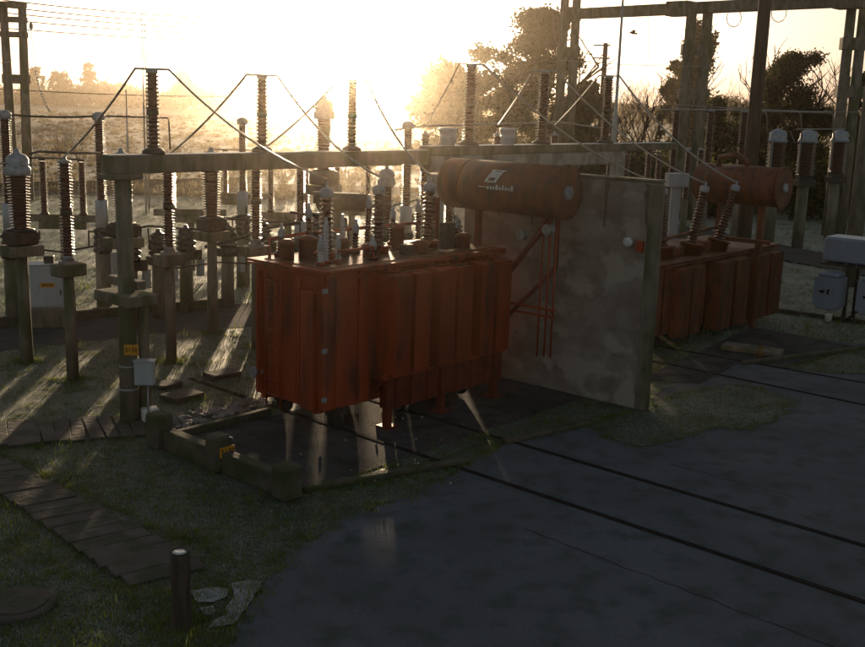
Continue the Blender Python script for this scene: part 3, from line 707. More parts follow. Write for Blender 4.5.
# ------------------------------------------------------------------ transformer two
T2P = Vector((5.48, 25.96, 0)); L2, W2 = 7.3, 2.2
t2 = empty('power_transformer', T2P, ROT); tag(t2, 'worn red power transformer behind the firewall at right with tilted bushings', 'transformer')
mb = MB(); mb.box((L2/2, W2/2+.05, 1.30), (L2, W2, 1.85), bev=.03)
for k in range(5): mb.box((.25+k*.42, .02, 1.28), (.05, .07, 1.75), bev=.006)
mb.build('tank', REDD, t2)
mb = MB(); mb.box((L2/2, W2/2+.05, 2.26), (L2+.2, W2+.2, .05), bev=.008); mb.box((L2/2, W2/2, 2.2), (L2+.18, W2+.15, .04)); mb.build('lid', REDD, t2)
finned(t2, 2.75, L2-.02, .05, .25, 2.12, 2, REDD, .4); finned(t2, .9, 2.5, .05, .3, 2.1, 1, REDD, .25)
for xx in (1, 3.5, 6):
    for yy in (.5, 1.8): MB().box((xx, yy, .2), (.3, .3, .35), bev=.03).build('wheel_base', DSTEEL, t2)
def t2b(bpx, bpy_, tpx, tpy, yy, rs=.16):
    # foot on the lid line local y = yy, tilt in the wall-parallel plane
    best = None
    for k in range(300):
        x_ = k*.025; q = pj(T2P+U2*x_+U1*yy+Vector((0, 0, 2.5)))
        if best is None or abs(q[0]-bpx) < best[0]: best = (abs(q[0]-bpx), x_)
    x_ = best[1]; b0 = Vector((x_, yy, 2.3)); wb = T2P+U2*x_+U1*yy
    tz = D(tpx, tpy, wb.y); lt = local(Vector((tz.x, tz.y, 0)), T2P); lt.z = tz.z
    bushing(t2, b0, lt, rs, tr=.3, th=.3, turret=REDD); return T2P+U2*lt.x+U1*lt.y+Vector((0, 0, lt.z+.1))
tb2 = [t2b(663, 240, 663, 189, .6), t2b(690, 238, 705, 187, .5), t2b(716, 236, 736, 186, .45)]
mb = MB(); mb.box((2.2, .9, 2.4), (1.5, .8, .25), bev=.03); mb.box((4.2, .8, 2.42), (1.1, .7, .3), bev=.03); mb.path([(.6, .5, 2.3), (.6, .5, 2.75), (2.2, .5, 2.85), (4.9, .5, 2.95)], .05); mb.build('turret_box', REDD, t2)
cp2 = D(783, 188, 29.6); l2 = local(Vector((cp2.x, cp2.y, 0)), T2P); l2.z = cp2.z
cs2 = conservator(t2, l2, 2.5, .56, False)
MB().box((l2.x, l2.y+.55, (cp2.z-.5)/2), (.16, .16, cp2.z-.5)).build('stand', REDD, t2)
mb = MB(); mb.box((l2.x-.1, 1.0, 2.9), (.14, .14, 1.5)); mb.box((l2.x-.1, .3, 2.5), (.1, 1.8, .12)); mb.build('stand', REDD, t2)
mb = MB(); mb.path([(l2.x-.2, 1.1, cp2.z+.45), (l2.x-.2, 1.1, cp2.z+.75), (l2.x-.2, .55, cp2.z+.85), (l2.x-.2, .2, cp2.z+.6)], .09, 10); mb.box((l2.x, l2.y+2.3, l2.z+.1), (.5, .5, .9), bev=.05); mb.build('breather_pipe', REDD, t2)

# ------------------------------------------------------------------ cables of the two gantries
for i, (a, b, c) in enumerate(zip(tops, bt, isos)):
    w_ = ('left', 'middle', 'right')[i]
    cable(a+Vector((.3, 0, .02)), b, .25, .022, f'sagging cable from the {w_} insulator of the front beam down to the red transformer bushing', group='droppers of the front beam')
    cable(a-Vector((.3, 0, -.02)), top(c, 4.74), .10, .022, f'slanting cable falling left from the {w_} insulator of the front beam', group='droppers of the front beam')
back = []
for i, (a, b, px) in enumerate(zip(topsB, tb2, (426, 498, 555))):
    w_ = ('first', 'second', 'third')[i]
    cable(a+Vector((.3, 0, .02)), b, .35, .026, f'long pale cable from the {w_} insulator right of the sun down to the far transformer', group='droppers of the second beam')
    e = D(px, 125, 31.5+i*2.4); back.append(e)
    cable(a-Vector((.3, 0, -.02)), e, .05, .022, f'short sunlit cable falling left from the {w_} insulator of the second beam', group='droppers of the second beam')
itall = make_iso(2.6, 3.1, 4.1, 5.15, .15)
for i, e in enumerate(back):
    o = itall if i == 0 else ctree(itall); o.location = (e.x, e.y, 0); o.rotation_euler.z = ROT
    tag(o, ('tall post insulator behind the mid gantry column at the edge of the glare', 'tall post insulator behind the second beam between the white pots and the wall', 'tall post insulator behind the second beam just left of the lightning mast')[i], 'insulator', 'tall post insulators behind the second beam')
tubes('busbar', [D(395, 130, 31), D(426, 126, 31.6), D(498, 124, 34), D(560, 122, 36.4), D(600, 128, 37)], .028, 'horizontal tube behind the second beam at the height of the white pots', mt=WIRE)

clutter = []
# equipment behind transformer one, in the glare
for i, (px, Y, s_, lb) in enumerate(((385, 27.5, .93, 'large current transformer behind the bushings of the red transformer'), (323, 33, 1.3, 'tall current transformer standing in the brightest glare'))):
    o = ctree(ct); p = D(px, 250, Y); o.location = (p.x, p.y, 0); o.scale = (s_*.9, s_*.9, s_); o.rotation_euler.z = ROT; tag(o, lb, 'current transformer', 'current transformers in the glare')
for px, Y, s_, lb in ((405, 30, 1.0, 'tall breaker column with sunlit edge between two bushings of the red transformer'), (448, 29, .86, 'short breaker column behind the pale middle column of the gantry'), (243, 34, .98, 'breaker column in the haze over the ladder end of the red transformer'), (300, 31, .8, 'low breaker column behind the white bushings of the red transformer')):
    o = ctree(tb); p = D(px, 250, Y); o.location = (p.x, p.y, 0); o.scale = (1, 1, s_); o.rotation_euler.z = ROT; tag(o, lb, 'breaker', 'breaker columns in the glare')
for i, (px, py, lb) in enumerate(((318, 288, 'ribbed pot seen through the bushings of the red transformer, left'), (378, 284, 'ribbed pot just above the lid of the red transformer, middle'), (402, 300, 'ribbed pot between the tall sunlit bushings of the red transformer'), (452, 290, 'ribbed pot beside the pale middle column, low down'))):
    clutter.append((px, py, lb))
# horizontal drum on stand behind
p = D(338, 202, 27); dm = empty('oil_drum', (p.x, p.y, 0), R(-8)); tag(dm, 'dark horizontal drum on a frame above the left end of the red transformer', 'drum')
mb = MB(); mb.lathe([(.16, -.55), (.23, -.5), (.23, .75), (.16, .8)], (0, 0, p.z), (1, 0, 0), 18); mb.lathe([(.2, .0), (.2, .3)], (-.45, 0, p.z-.05), None, 14); mb.build('drum', DSTEEL, dm)
mb = MB(); mb.lathe([(.17, 0), (.15, p.z-.2)], (0, 0, 0), None, 12); mb.build('post', CONC, dm)
mb = MB(); mb.box((.1, 0, p.z+.235), (.9, .18, .02)); mb.build('frost', FROST, dm)  # sunlit top of the drum, put in as a white strip

# ribbed drums left of transformer one
def make_ribbed():
    r = empty('voltage_transformer', (0, 0, 0))
    mb = MB(); mb.lathe([(.2, 0), (.18, 1.5)], n=12); mb.build('post', CONC, r)
    mb = MB(); mb.box((0, 0, 1.62), (.55, .45, .24), bev=.03); mb.box((.25, -.15, 1.65), (.2, .3, .3), bev=.02); mb.build('base_tank', DSTEEL, r)
    mb = MB(); mb.lathe([(.2, 1.74), (.28, 1.8), (.28, 1.86), (.22, 1.9), (.29, 1.96), (.29, 2.02), (.22, 2.06), (.29, 2.12), (.28, 2.18), (.2, 2.22), (.24, 2.28), (.2, 2.36), (.08, 2.40), (.05, 2.5)], n=20); mb.build('ribbed_pot', PORCB, r)
    mb = MB(); mb.box((.42, -.1, 1.25), (.18, .16, .5), bev=.01); mb.build('drive_box', CAB, r)
    return r
rb = make_ribbed()
for i, (px, py, lb) in enumerate(((132, 326, 'ribbed pot on a post tucked behind the front gantry column'), (160, 318, 'ribbed dark pot on a post right of the front gantry column'), (187, 311, 'ribbed pot with white drive box left of the current transformer in the glare'),
                                  (228, 306, 'ribbed pot with white drive box between the current transformer and the red transformer'), (262, 300, 'ribbed pot just behind the ladder end of the red transformer'))+tuple(clutter)):
    o = rb if i == 0 else ctree(rb); o.location = G(px, py); o.rotation_euler.z = ROT; tag(o, lb, 'voltage transformer', 'ribbed pots behind the front row')
ga = lambda px, py: D(px, py, 27.5)
for k, (pts, r_, lb) in enumerate((
    ([(130, 229), (150, 226), (185, 229), (218, 230)], .03, 'dark tube linking the ribbed pots right of the front column'),
    ([(222, 218), (258, 221), (300, 224)], .035, 'dark level tube starting at the current transformer in the glare'),
    ([(205, 247), (240, 238), (268, 228), (300, 222)], .045, 'thick dark lever rising to the right before the red transformer'),
    ([(222, 222), (242, 233)], .02, 'thin slanting stay right of the current transformer in the glare'),
    ([(290, 212), (315, 216), (346, 219), (349, 240)], .035, 'dark bent tube below the horizontal drum'),
    ([(318, 228), (332, 218)], .02, 'thin slanting stay below the horizontal drum'),
    ([(44, 250), (62, 252), (95, 246)], .025, 'thin dark tube at the foot of the far left insulators'),
    ([(183, 305), (197, 290), (203, 283)], .015, 'thin loose cable looping up behind the slim post insulator'),
    ([(150, 262), (176, 268), (222, 262), (250, 264)], .022, 'thin level rod low down between the posts right of the front column'),
    ([(225, 254), (252, 250), (282, 238), (306, 241)], .02, 'thin crooked rod above the ladder end of the red transformer'),
    ([(246, 206), (247, 240)], .02, 'thin upright rod in the glare just left of the ladder end'),
    ([(262, 214), (263, 246)], .02, 'thin upright rod in the glare just over the ladder'),
    ([(300, 222), (300, 248)], .025, 'upright rod behind the white bushings'),
    ([(232, 236), (264, 243), (300, 233), (330, 240)], .022, 'thin wavy lead across the glare above the white bushings'),
    ([(370, 205), (392, 206), (420, 199)], .02, 'thin lead between the tall bushings of the red transformer'),
    ([(428, 200), (446, 198), (452, 210), (458, 228)], .02, 'thin bent lead right of the pale middle column'))):
    tubes('operating_rod', [ga(*q) for q in pts], r_, lb, 'rod')
for k, (px, py0, py1, lb) in enumerate(((141, 228, 250, 'first'), (148, 228, 250, 'second'))):
    tubes('operating_rod', [ga(px, py0), ga(px-1+3*k, py1)], .025, f'short upright rod right of the front column, the {lb} of two', 'rod')

# ------------------------------------------------------------------ right side equipment
def make_ctr():
    r = empty('current_transformer', (0, 0, 0))
    mb = MB(); mb.lathe([(.27, 0), (.25, 2.9)], n=12); mb.build('post', CONC, r)
    mb = MB(); mb.box((0, 0, 3.05), (.85, .7, .3), bev=.02); mb.box((0, 0, 3.28), (.6, .5, .2), bev=.03); mb.build('base_tank', DSTEEL, r)
    mb = MB(); insul(mb, 3.38, 4.88, .29, .42, .075, n=18); mb.build('insulator', PORC, r)
    mb = MB(); mb.lathe([(.43, 4.88), (.44, 5.0), (.37, 5.1), (.37, 5.3), (.24, 5.42), (.10, 5.48), (.04, 5.52)], n=20); mb.box((.1, -.1, 5.2), (.5, .35, .32), bev=.05, ry=R(-25)); mb.build('head', ALU, r)
    mb = MB(); mb.box((-.35, 0, 4.3), (.05, .08, 1.6)); mb.build('side_rod', GALV, r)
    return r
cr_ = make_ctr()
for i, (px, py, lb) in enumerate(((767, 250, 'fat brown current transformer with frosted head, directly right of the far conservator'), (797, 248, 'fat brown current transformer with frosted head, middle of the three at right'), (829, 240, 'fat brown current transformer with gold-lit sheds, right of three near the right edge'))):
    o = cr_ if i == 0 else ctree(cr_); o.location = G(px, py); o.rotation_euler.z = .2+.5*(i == 0); tag(o, lb, 'current transformer', 'current transformers at right')
ir = make_iso(3.0, 3.5, 4.75, 6.15, .18, postr=.16)
for i, (px, lb) in enumerate(((670, 'tall two-section insulator left of the double poles at right'), (704, 'tall two-section insulator right of the double poles'), (737, 'tall two-section insulator partly hidden by the single thick pole'))):
    o = ir if i == 0 else ctree(ir); p = D(px, 200, 45); o.location = (p.x, p.y, 0); tag(o, lb, 'insulator', 'insulators of the far right row')
tubes('busbar', [D(660, 109.5, 45), D(740, 110, 45), D(832, 113, 45)], .035, 'long thin tube over the far right insulators', mt=WIRE)
for i, (px, lb) in enumerate(((767, 'thin bent dropper above the first fat current transformer at right'), (801, 'thin bent dropper above the middle fat current transformer'), (833, 'thin bent dropper above the fat current transformer nearest the right edge'))):
    tubes('busbar', [D(px-8, 111, 45), D(px-2, 112, 45), D(px, 116, 45), D(px+1, 140, 46)], .03, lb, mt=WIRE, group='droppers at right')
tubes('busbar', [D(795, 143, 47), D(790, 131, 47), D(798, 129, 47), D(846, 129, 47)], .025, 'thin tube joining the heads of the fat current transformers', mt=WIRE)
for i, (px, lb) in enumerate(((646, 'thin gold-lit insulator over the right end of the firewall'), (685, 'thin gold-lit insulator beside the grey box on its post'), (697, 'thin insulator between the double poles and the far conservator'))):
    if i == 0:
        ig = empty('post_insulator', (0, 0, 0)); mb = MB(); mb.lathe([(.13, 0), (.12, 3.0)], n=10); mb.build('post', CONC, ig)
        mb = MB(); insul(mb, 3.05, 4.75, .08, .13, .07); mb.build('insulator', PORC, ig); mb = MB(); mb.lathe([(.1, 4.75), (.06, 4.85)]); mb.build('cap', GALV, ig)
    o = ig if i == 0 else ctree(ig); p = D(px, 200, 38); o.location = (p.x, p.y, 0); tag(o, lb, 'insulator', 'thin insulators over the far transformer')
p = D(675, 200, 32.5); gb = empty('marshalling_box', (p.x, p.y, 0), .2); tag(gb, 'pale grey box on a flat grey post left of the tilted bushings', 'box')
mb = MB(); mb.box((0, 0, 1.9), (.30, .12, 3.8)); mb.build('post', CAB, gb); mb = MB(); mb.box((0, -.02, 4.02), (.66, .35, .42), bev=.02); mb.build('box', CAB, gb)

# blue grey breaker cabinets at the right edge
Rb = ROT-math.pi/2   # local +x points along -U1, local -y ... towards camera-left
p = G(822, 322); bc = empty('switchgear_cabinet', p, Rb); tag(bc, 'blue grey switchgear on a steel frame with a frosted long housing at the right edge', 'switchgear')
# local +x = -U1 (to the right and nearer); local +y = U2
mb = MB(); mb.box((2.15, .75, 2.17), (4.9, 1.0, .72), bev=.05)
for k in range(14): mb.box((.45+k*.3, .235, 1.80), (.03, .03, .05))
mb.build('housing', BLUEG, bc)
mb = MB(); mb.box((2.15, .75, 2.545), (4.8, .9, .02), bev=.005); mb.build('frosted_lid', FROST, bc)
mb = MB(); mb.box((2.15, .75, 1.74), (4.9, 1.1, .08)); 
for x_ in (.5, 2.3, 4.2):
    for y_ in (.35, 1.15): mb.box((x_, y_, .86), (.09, .09, 1.68))
mb.path([(.7, .3, 1.4), (1.9, .3, .15)], .03); mb.path([(.6, .3, .12), (1.8, .3, 1.35)], .03); mb.build('steel_frame', DSTEEL, bc)
for x_ in (.15, 1.42, 2.7):
    mb = MB(); mb.prism([(-.38, -.3), (.38, -.3), (.38, .3), (-.38, .3)], .42, 1.3)
    mb.lathe([(.0, 0), (.0, 0)], (0, 0, 1), None, 3) if False else None
    mb.box((0, 0, 1.36), (.62, .6, .13), bev=.04); mb.box((0, 0, .38), (.62, .6, .10), bev=.03)
    k_ = mb.build('control_box', BLUEG, bc); k_.location = (x_, -.05, .12)
    mb = MB(); mb.box((-.12, -.312, .86), (.14, .012, .07)); mb.build('marking', BLK, k_); mb = MB(); mb.box((.06, -.312, .90), (.05, .012, .1), ry=.6); mb.box((.06, -.312, .83), (.05, .012, .1), ry=-.6); mb.build('marking', BLK, k_)
    mb = MB(); mb.box((-.388, -.1, .86), (.012, .2, .08)); mb.build('marking', BLK, k_)
mb = MB(); mb.lathe([(.07, 0), (.09, .01), (.11, .22), (.1, .24)], n=16); o = mb.build('bucket', WHT); o.location = G(828, 322); tag(o, 'small pale bucket on the ground before the blue grey cabinets', 'bucket')

# ------------------------------------------------------------------ high gantries, poles, masts
def double_pole(px, Y, ztop, gap, ties, label, r=.17, rz=0, lean=0):
    p = D(px, 200, Y); o = empty('double_pole', (p.x, p.y, 0), rz); tag(o, label, 'pole', 'double concrete poles')
    for s_ in (-1, 1):
        mb = MB(); mb.lathe([(r*1.35, 0), (r, ztop)], n=12); q = mb.build('pole', CONC, o); q.location.x = s_*gap/2*1.0
        q.rotation_euler.y = -s_*lean
    for z_, h_ in ties:
        mb = MB(); mb.box((0, 0, z_), (gap+2.9*r, .5, h_), bev=.02); mb.build('tie_block', CONC, o)
    return o
tie = lambda P_, *ys: [(Z(P_, y), .42) for y in ys]
p = D(686, 200, 61); double_pole(685, 61, 11.7, .9, [(z, .6) for z, _ in tie(p, 50, 94)], 'double concrete pole with tie blocks right of the firewall, carrying the high beam', .29)
p = D(560, 200, 67); double_pole(560, 67, 14.6, .72, [(z, .6) for z, _ in tie(p, 52)], 'double concrete pole in front of the big leafy tree', .25)
p = D(840, 200, 55); double_pole(837, 55, 11.7, .62, [(z, .6) for z, _ in tie(p, 44, 92)], 'double concrete pole at the right end of the high beam', .24)
p = D(17, 130, 60); o = double_pole(22, 60, Z(p, 6), .78, [(Z(p, 4.5), .3), (Z(p, 19.5), .3), (Z(p, 34.5), .3), (Z(p, 79), .5)], 'tall A-shaped double pole with four ties at the far left', .22, lean=-.012)
b0 = D(571, 12.5, 67); b1 = D(852, -1, 54.5); d = b1-b0; r = empty('gantry_beam', b0, math.atan2(d.y, d.x)); tag(r, 'high mossy beam spanning the top right between the double poles', 'beam')
hb = 11.8
r.location.z = hb; mb = MB(); mb.box((d.xy.length/2, 0, 0), (d.xy.length, .5, .62), bev=.03); mb.build('beam_body', CONC, r)
mb = MB()
mb.box((.1, 0, 0), (.8, .8, .8), bev=.03); mb.build('joint_cap', CONC, r)
for q_ in (d.xy.length*.44, d.xy.length-.1):
    mb = MB(); mb.box((q_, 0, 0), (1.4, .85, .8), bev=.03); mb.build('joint_cap', CONC, r)
mb = MB()
p = D(747, 200, 35); mb = MB(); mb.lathe([(.26, 0), (.22, 6), (.19, 12.5)], n=14); o = mb.build('tall_pole', mat('tarred_wood', (.07, .05, .035), (.14, .10, .07), rough=.9, scale=8, bump=.01, streak=8)); o.location = (p.x, p.y, 0); tag(o, 'single thick brown wooden pole rising past the high beam at right', 'pole')
p = D(861, 180, 38); mb = MB(); mb.lathe([(.3, 0), (.26, 5), (.24, 7.2)], n=14); o = mb.build('tall_pole', CONC); o.location = (p.x, p.y, 0); tag(o, 'thick mossy pole cut by the right edge of the picture', 'pole')
def mast(px, py0, Y, r, label, base=.1):
    p = D(px, 200, Y); mb = MB(); zt = Z(p, py0); mb.lathe([(base, 0), (base, zt*.55), (r, zt*.56), (r*.6, zt)], n=8); o = mb.build('lightning_mast', GALV); o.location = (p.x, p.y, 0); tag(o, label, 'mast')
mast(610, -25, 38, .06, 'thin steel lightning mast left of the double poles', .09)
mast(146, 13, 55, .03, 'thin lightning rod in the sky above the left of the front beam', .05)
p = D(148, 200, 57); mast(149, 22, 57, .03, 'second shorter thin lightning rod close behind the first at left', .05)
mast(129, 90, 70, .06, 'slender pole standing in the dry field at left', .09)
# small utility pole far
p = D(601, 120, 95); up = empty('utility_pole', (p.x, p.y, 0)); tag(up, 'distant utility pole with two short crossarms left of the mast', 'utility pole')
zt = Z(p, 43); mb = MB(); mb.lathe([(.3, 0), (.2, zt)], n=8); mb.build('pole', WOOD, up)
for dz in (.2, 1.3): mb = MB(); mb.box((-.3, 0, zt-dz), (1.5, .12, .12)); mb.build('crossarm', WOOD, up)
# loops under the high beam
for px, py, Y, lb in ((734, 18, 58, 'wire loop hanging under the high beam left of its middle gap'), (779, 13, 56, 'wire loop hanging under the high beam right of the thick pole')):
    c = D(px, py, Y); pts = [c+Vector((.38*math.cos(a), 0, .45*math.sin(a))) for a in [R(100+k*18) for k in range(20)]]
    pts[0] += Vector((0, 0, .3)); tubes('wire_loop', pts, .022, lb, 'wire loop', mt=WIRE, group='loops under the high beam')
a = D(648, 8, 38.5); tubes('suspension_wire', [a, D(648, 60, 38.8)], .012, 'thin wire hanging from the high beam left of the double poles', 'wire', mt=WIRE)
a = D(765, 8, 36.5); tubes('suspension_wire', sag(a, D(752, 60, 42), .2), .012, 'thin wire slanting down beside the thick pole', 'wire', mt=WIRE)
# left string of beads (insulator string and dropper)
a = D(31, 26, 56); r = empty('dropper', a); tag(r, 'thin curved dropper wire with a beaded lower part in the sky at left', 'dropper wire')
pts = [D(x, y, 56)-a for x, y in ((31, 26), (32.5, 45), (34.5, 62), (37, 78), (41, 92), (46, 105), (50, 112))]
mb = MB(); mb.path(pts, .02, 5); mb.lathe([(.02, -.2), (.10, -.1), (.10, .1), (.02, .2)], (0, 0, 0), None, 8); mb.build('wire', WIRE, r)
mb = MB()
for k in range(18):
    t = k/17; i = 2.6+t*3.3; q = pts[min(6, int(i))].lerp(pts[min(6, int(i)+1)], i-int(i)); mb.lathe([(.02, -.03), (.07, -.01), (.07, .01), (.02, .03)], q, None, 8)
mb.build('bead', GALV, r)
# bird
p = D(633, 33, 60); bd = empty('bird', p); tag(bd, 'small dark bird flying in the sky left of the double poles', 'bird')
mb = MB(); mb.lathe([(.01, -.22), (.05, -.12), (.075, 0), (.06, .1), (.045, .17), (.05, .2), (.03, .24), (.004, .30)], (0, 0, 0), (1, 0, -.15), 10); mb.box((-.24, 0, .02), (.14, .08, .01)); b_ = mb.build('body', BLK, bd)
mb = MB()
for s_ in (-1, 1):
    v = [mb.bm.verts.new(q) for q in ((-.06, s_*.04, .03), (.09, s_*.04, .03), (.10, s_*.25, .16), (-.02, s_*.5, .10), (-.10, s_*.25, .14))]
    v2 = [mb.bm.verts.new(Vector(q.co)+Vector((0, 0, -.012))) for q in v]
    mb.bm.faces.new(v); mb.bm.faces.new(v2[::-1])
    for k in range(5): mb.bm.faces.new((v[k], v[(k+1) % 5], v2[(k+1) % 5], v2[k]))
mb.build('wing', BLK, b_)
# overhead wires
for i, (x0, y0, x1, y1, lb) in enumerate(((-30, -4, 330, 18, 'topmost'), (-30, 3, 330, 24, 'second'), (-30, 9, 330, 28, 'third'), (-30, 16, 330, 33, 'fourth'), (-30, 25, 330, 38, 'fifth'), (-30, 87, 330, 92, 'sixth and lowest'))):
    a = D(x0, y0, 58+i); b = D(x1, y1, 96+4*i); cable(a, b, .5, .034, f'{lb} overhead line from the top crossing the sky at the left', 'overhead wire', 'overhead_wire', DSTEEL, group='overhead wires at left')
for i, (x0, y0, Y0, x1, y1, Y1, lb) in enumerate(((-10, 62, 57, 14, 60, 60, 'short wire meeting the far left double pole at half height'), (660, 103, 52, 870, 112, 50, 'faint thin wire behind the far right insulators'),
    (560, 60, 60, 700, 66, 60, 'thin wire crossing before the bare tree'))):
    cable(D(x0, y0, Y0), D(x1, y1, Y1), .1, .02, lb, 'overhead wire', 'overhead_wire')

# ------------------------------------------------------------------ post stump
p = G(181, 627); st = empty('post_stump', p); tag(st, 'short dark wooden post stump with frosty top in the lower left grass', 'post')
mb = MB(); prof = [(.135, 0), (.118, .08), (.112, .3), (.106, .5), (.113, .7), (.11, .88), (.098, .93)]; mb.lathe(prof, n=26, smooth=False)
for v in mb.bm.verts: 
    a = math.atan2(v.co.y, v.co.x); v.co.x *= 1+.06*math.sin(5*a)+.05*math.sin(11*a); v.co.y *= 1+.06*math.sin(5*a+1)
    if v.co.z > .85: v.co.z += .02*math.sin(a)
mb.build('shaft', WOOD, st)
mb = MB(); mb.lathe([(.085, .932), (.05, .944)], n=14); mb.build('frosty_top', FROST, st)

# rubble along the pit
rr = MB(); a = G(172, 424); b = G(268, 404)
for k in range(120):
    q = a.lerp(b, random.random())+Vector((random.gauss(0, .12), random.gauss(0, .25), 0)); s_ = random.uniform(.03, .11)
    res = bmesh.ops.create_icosphere(rr.bm, subdivisions=1, radius=s_, matrix=Matrix.Translation(q+Vector((0, 0, s_*.35))) @ Matrix.Rotation(random.uniform(0, 3), 4, 'Z') @ Matrix.Diagonal((random.uniform(.7, 1.4), 1, random.uniform(.4, .8), 1)))
    for v in res['verts']: v.co += Vector((random.uniform(-1, 1), random.uniform(-1, 1), random.uniform(-1, 1)))*s_*.15
for k in range(60):
    q = PL0.lerp(pit[2], random.random())+Vector((random.gauss(0, 1.2), random.gauss(0, .6), 0)); s_ = random.uniform(.012, .035)
    bmesh.ops.create_icosphere(rr.bm, subdivisions=1, radius=s_, matrix=Matrix.Translation(q+Vector((0, 0, s_*.5+.008))))
tag(rr.build('rubble', STONE), 'loose rubble heaped between the pit kerb and the grass', 'rubble', kind='stuff')

# ------------------------------------------------------------------ vegetation
def leafmat(name, c1, c2, tr=.45, sc=1.2): return mat(name, c1, c2, rough=.8, scale=sc, transl=tr, spec=.2)
LF_D = leafmat('dark_leaves', (.035, .045, .016), (.07, .07, .025)); LF_B = leafmat('brown_leaves', (.09, .075, .035), (.05, .05, .02))
DRY = leafmat('dry_grass', (.36, .31, .21), (.16, .13, .075), .35, .5); GRN = leafmat('grass_blades', (.10, .16, .025), (.22, .24, .05), .4, 1.6)
FRG = leafmat('frosty_blades', (.25, .31, .24), (.45, .50, .44), .35, 3)
def leaves(centres, radii, n, size, squash=1.0, shell=.55):
    k = len(centres); vol = np.array([r**2 for r in radii]); idx = rng.choice(k, n, p=vol/vol.sum())
    d = rng.normal(size=(n, 3)); d /= np.linalg.norm(d, axis=1)[:, None]
    rad = (rng.random(n)**shell)[:, None]*np.array(radii)[idx][:, None]*(1+.30*rng.normal(size=(n, 1)))
    C_ = np.array(centres)[idx]+d*rad*np.array([1, 1, squash])
    u = rng.normal(size=(n, 3)); u /= np.linalg.norm(u, axis=1)[:, None]; w = rng.normal(size=(n, 3)); v = np.cross(u, w); v /= np.linalg.norm(v, axis=1)[:, None]
    s_ = size*(.6+.8*rng.random((n, 1)))
    P_ = np.stack([C_-u*s_, C_+v*s_*.55, C_+u*s_, C_-v*s_*.55], 1).reshape(-1, 3)
    return P_, np.arange(4*n).reshape(n, 4)
def branches(mb, p, d, L_, r, depth, out, spread=.6, up=.25):
    pts = [p]; q = Vector(p); dd = Vector(d).normalized(); n = 4
    for k in range(n):
        dd = (dd+Vector((random.gauss(0, .13), random.gauss(0, .13), random.gauss(0, .06)+up*.1))).normalized(); q = q+dd*L_/n; pts.append(q.copy())
    mb.path(pts, [r*(1-.55*k/n) for k in range(n+1)], 5 if depth > 1 else 3); out.append(q.copy())
    if depth > 0:
        for k in range(random.choice((3, 4)) if depth > 1 else 4):
            i = random.choice((2, 3, 4)); nd = (dd+Vector((random.gauss(0, spread), random.gauss(0, spread), random.gauss(0, spread*.5)+up))).normalized()
            branches(mb, pts[i], nd, L_*random.uniform(.55, .78), r*.5, depth-1, out, spread, up)
def tree(P_, h, w, label, kind='broad', name='tree', group=None, nl=14000, size=.16, lm=LF_D, cat='tree'):
    r = empty(name, (P_[0], P_[1], 0)); tag(r, label, cat, group); mb = MB(); tips = []
    if kind == 'bare':
        for s_ in range(3): branches(mb, Vector((random.gauss(0, .15), random.gauss(0, .15), 0)), Vector((random.gauss(0, .22), random.gauss(0, .2), 1)), h*.42, h*.012, 4, tips, .5, .35)
        mb.build('trunk', BARK, r); return r
    if kind == 'poplar':
        mb.lathe([(.3, 0), (.2, h*.5), (.04, h*.93)], n=8); mb.build('trunk', BARK, r)
        cs = []; rs = []
        for k in range(34):
            t = random.uniform(.10, .97); ww = w/2*math.sin(min(1, (1-t)*2.2+.15)*math.pi/2)*(1-.35*abs(t-.4)); a = random.uniform(0, 6.28)
            cs.append((ww*.65*math.cos(a), ww*.65*math.sin(a), t*h)); rs.append(ww*random.uniform(.35, .6))
        V_, F_ = leaves(cs, rs, nl, size, 1.8)
    else:
        branches(mb, Vector((0, 0, 0)), Vector((.04, 0, 1)), h*.45, h*.028, 3, tips, .75, .25); mb.build('trunk', BARK, r)
        cs = []; rs = []
        for k in range(max(14, int(h*3.2))):
            a = random.uniform(0, 6.28); t = random.random()**.8; z_ = h*(.16+.76*t); env = w/2*math.sqrt(max(.03, 1-((t-.38)/.66)**2)); q = env*math.sqrt(random.random())*.85
            cs.append((q*math.cos(a), q*math.sin(a), z_)); rs.append(random.uniform(.09, .17)*w)
        V_, F_ = leaves(cs, rs, nl, size, .75, .6)
    me = numpy_mesh('crown', V_, F_, lm); link('crown', me, r); return r
def tp(px, Y): p = D(px, 120, Y); return (p.x, p.y)
def th(px, py, Y): p = D(px, py, Y); return p.z
Y = 92
tree(tp(534, Y), th(540, 1, Y), 8.6, 'big dense leafy tree right of the sun behind the double pole', nl=30000, size=.17, lm=LF_B)
tree(tp(492, 88), th(492, 40, 88), 7.5, 'rounded leafy tree sloping down toward the sun glare', nl=18000, size=.17, lm=LF_B)
tree(tp(455, 96), th(455, 62, 96), 9, 'low leafy tree closest to the right of the sun', nl=9000, size=.28, lm=LF_B)
tree(tp(588, 84), th(588, 74, 84), 5, 'small leafy tree filling in behind the lightning mast', nl=7000, size=.22, lm=LF_B)
tree(tp(676, 118), th(676, 50, 118), 4.5, 'bushy tree crown left of the tall poplar', nl=6000, size=.3, lm=LF_B)
tree(tp(696, 112), th(696, 12, 112), 4.6, 'tall narrow poplar behind the double poles', 'poplar', 'poplar_tree', nl=24000, size=.17, lm=LF_B)
tree(tp(793, 72), th(793, 44, 72), 6.6, 'dark dense evergreen tree between the thick pole and the right double pole', nl=42000, size=.10)
tree(tp(770, 76), th(770, 56, 76), 3.8, 'narrower evergreen just right of the thick pole', nl=18000, size=.11)
tree(tp(868, 66), th(868, 66, 66), 5, 'dark tree at the right edge of the picture', nl=9000, size=.17)
tree(tp(745, 80), th(745, 104, 80), 5.5, 'low dark shrub behind the thick pole', nl=7000, size=.2, cat='shrub', name='shrub')
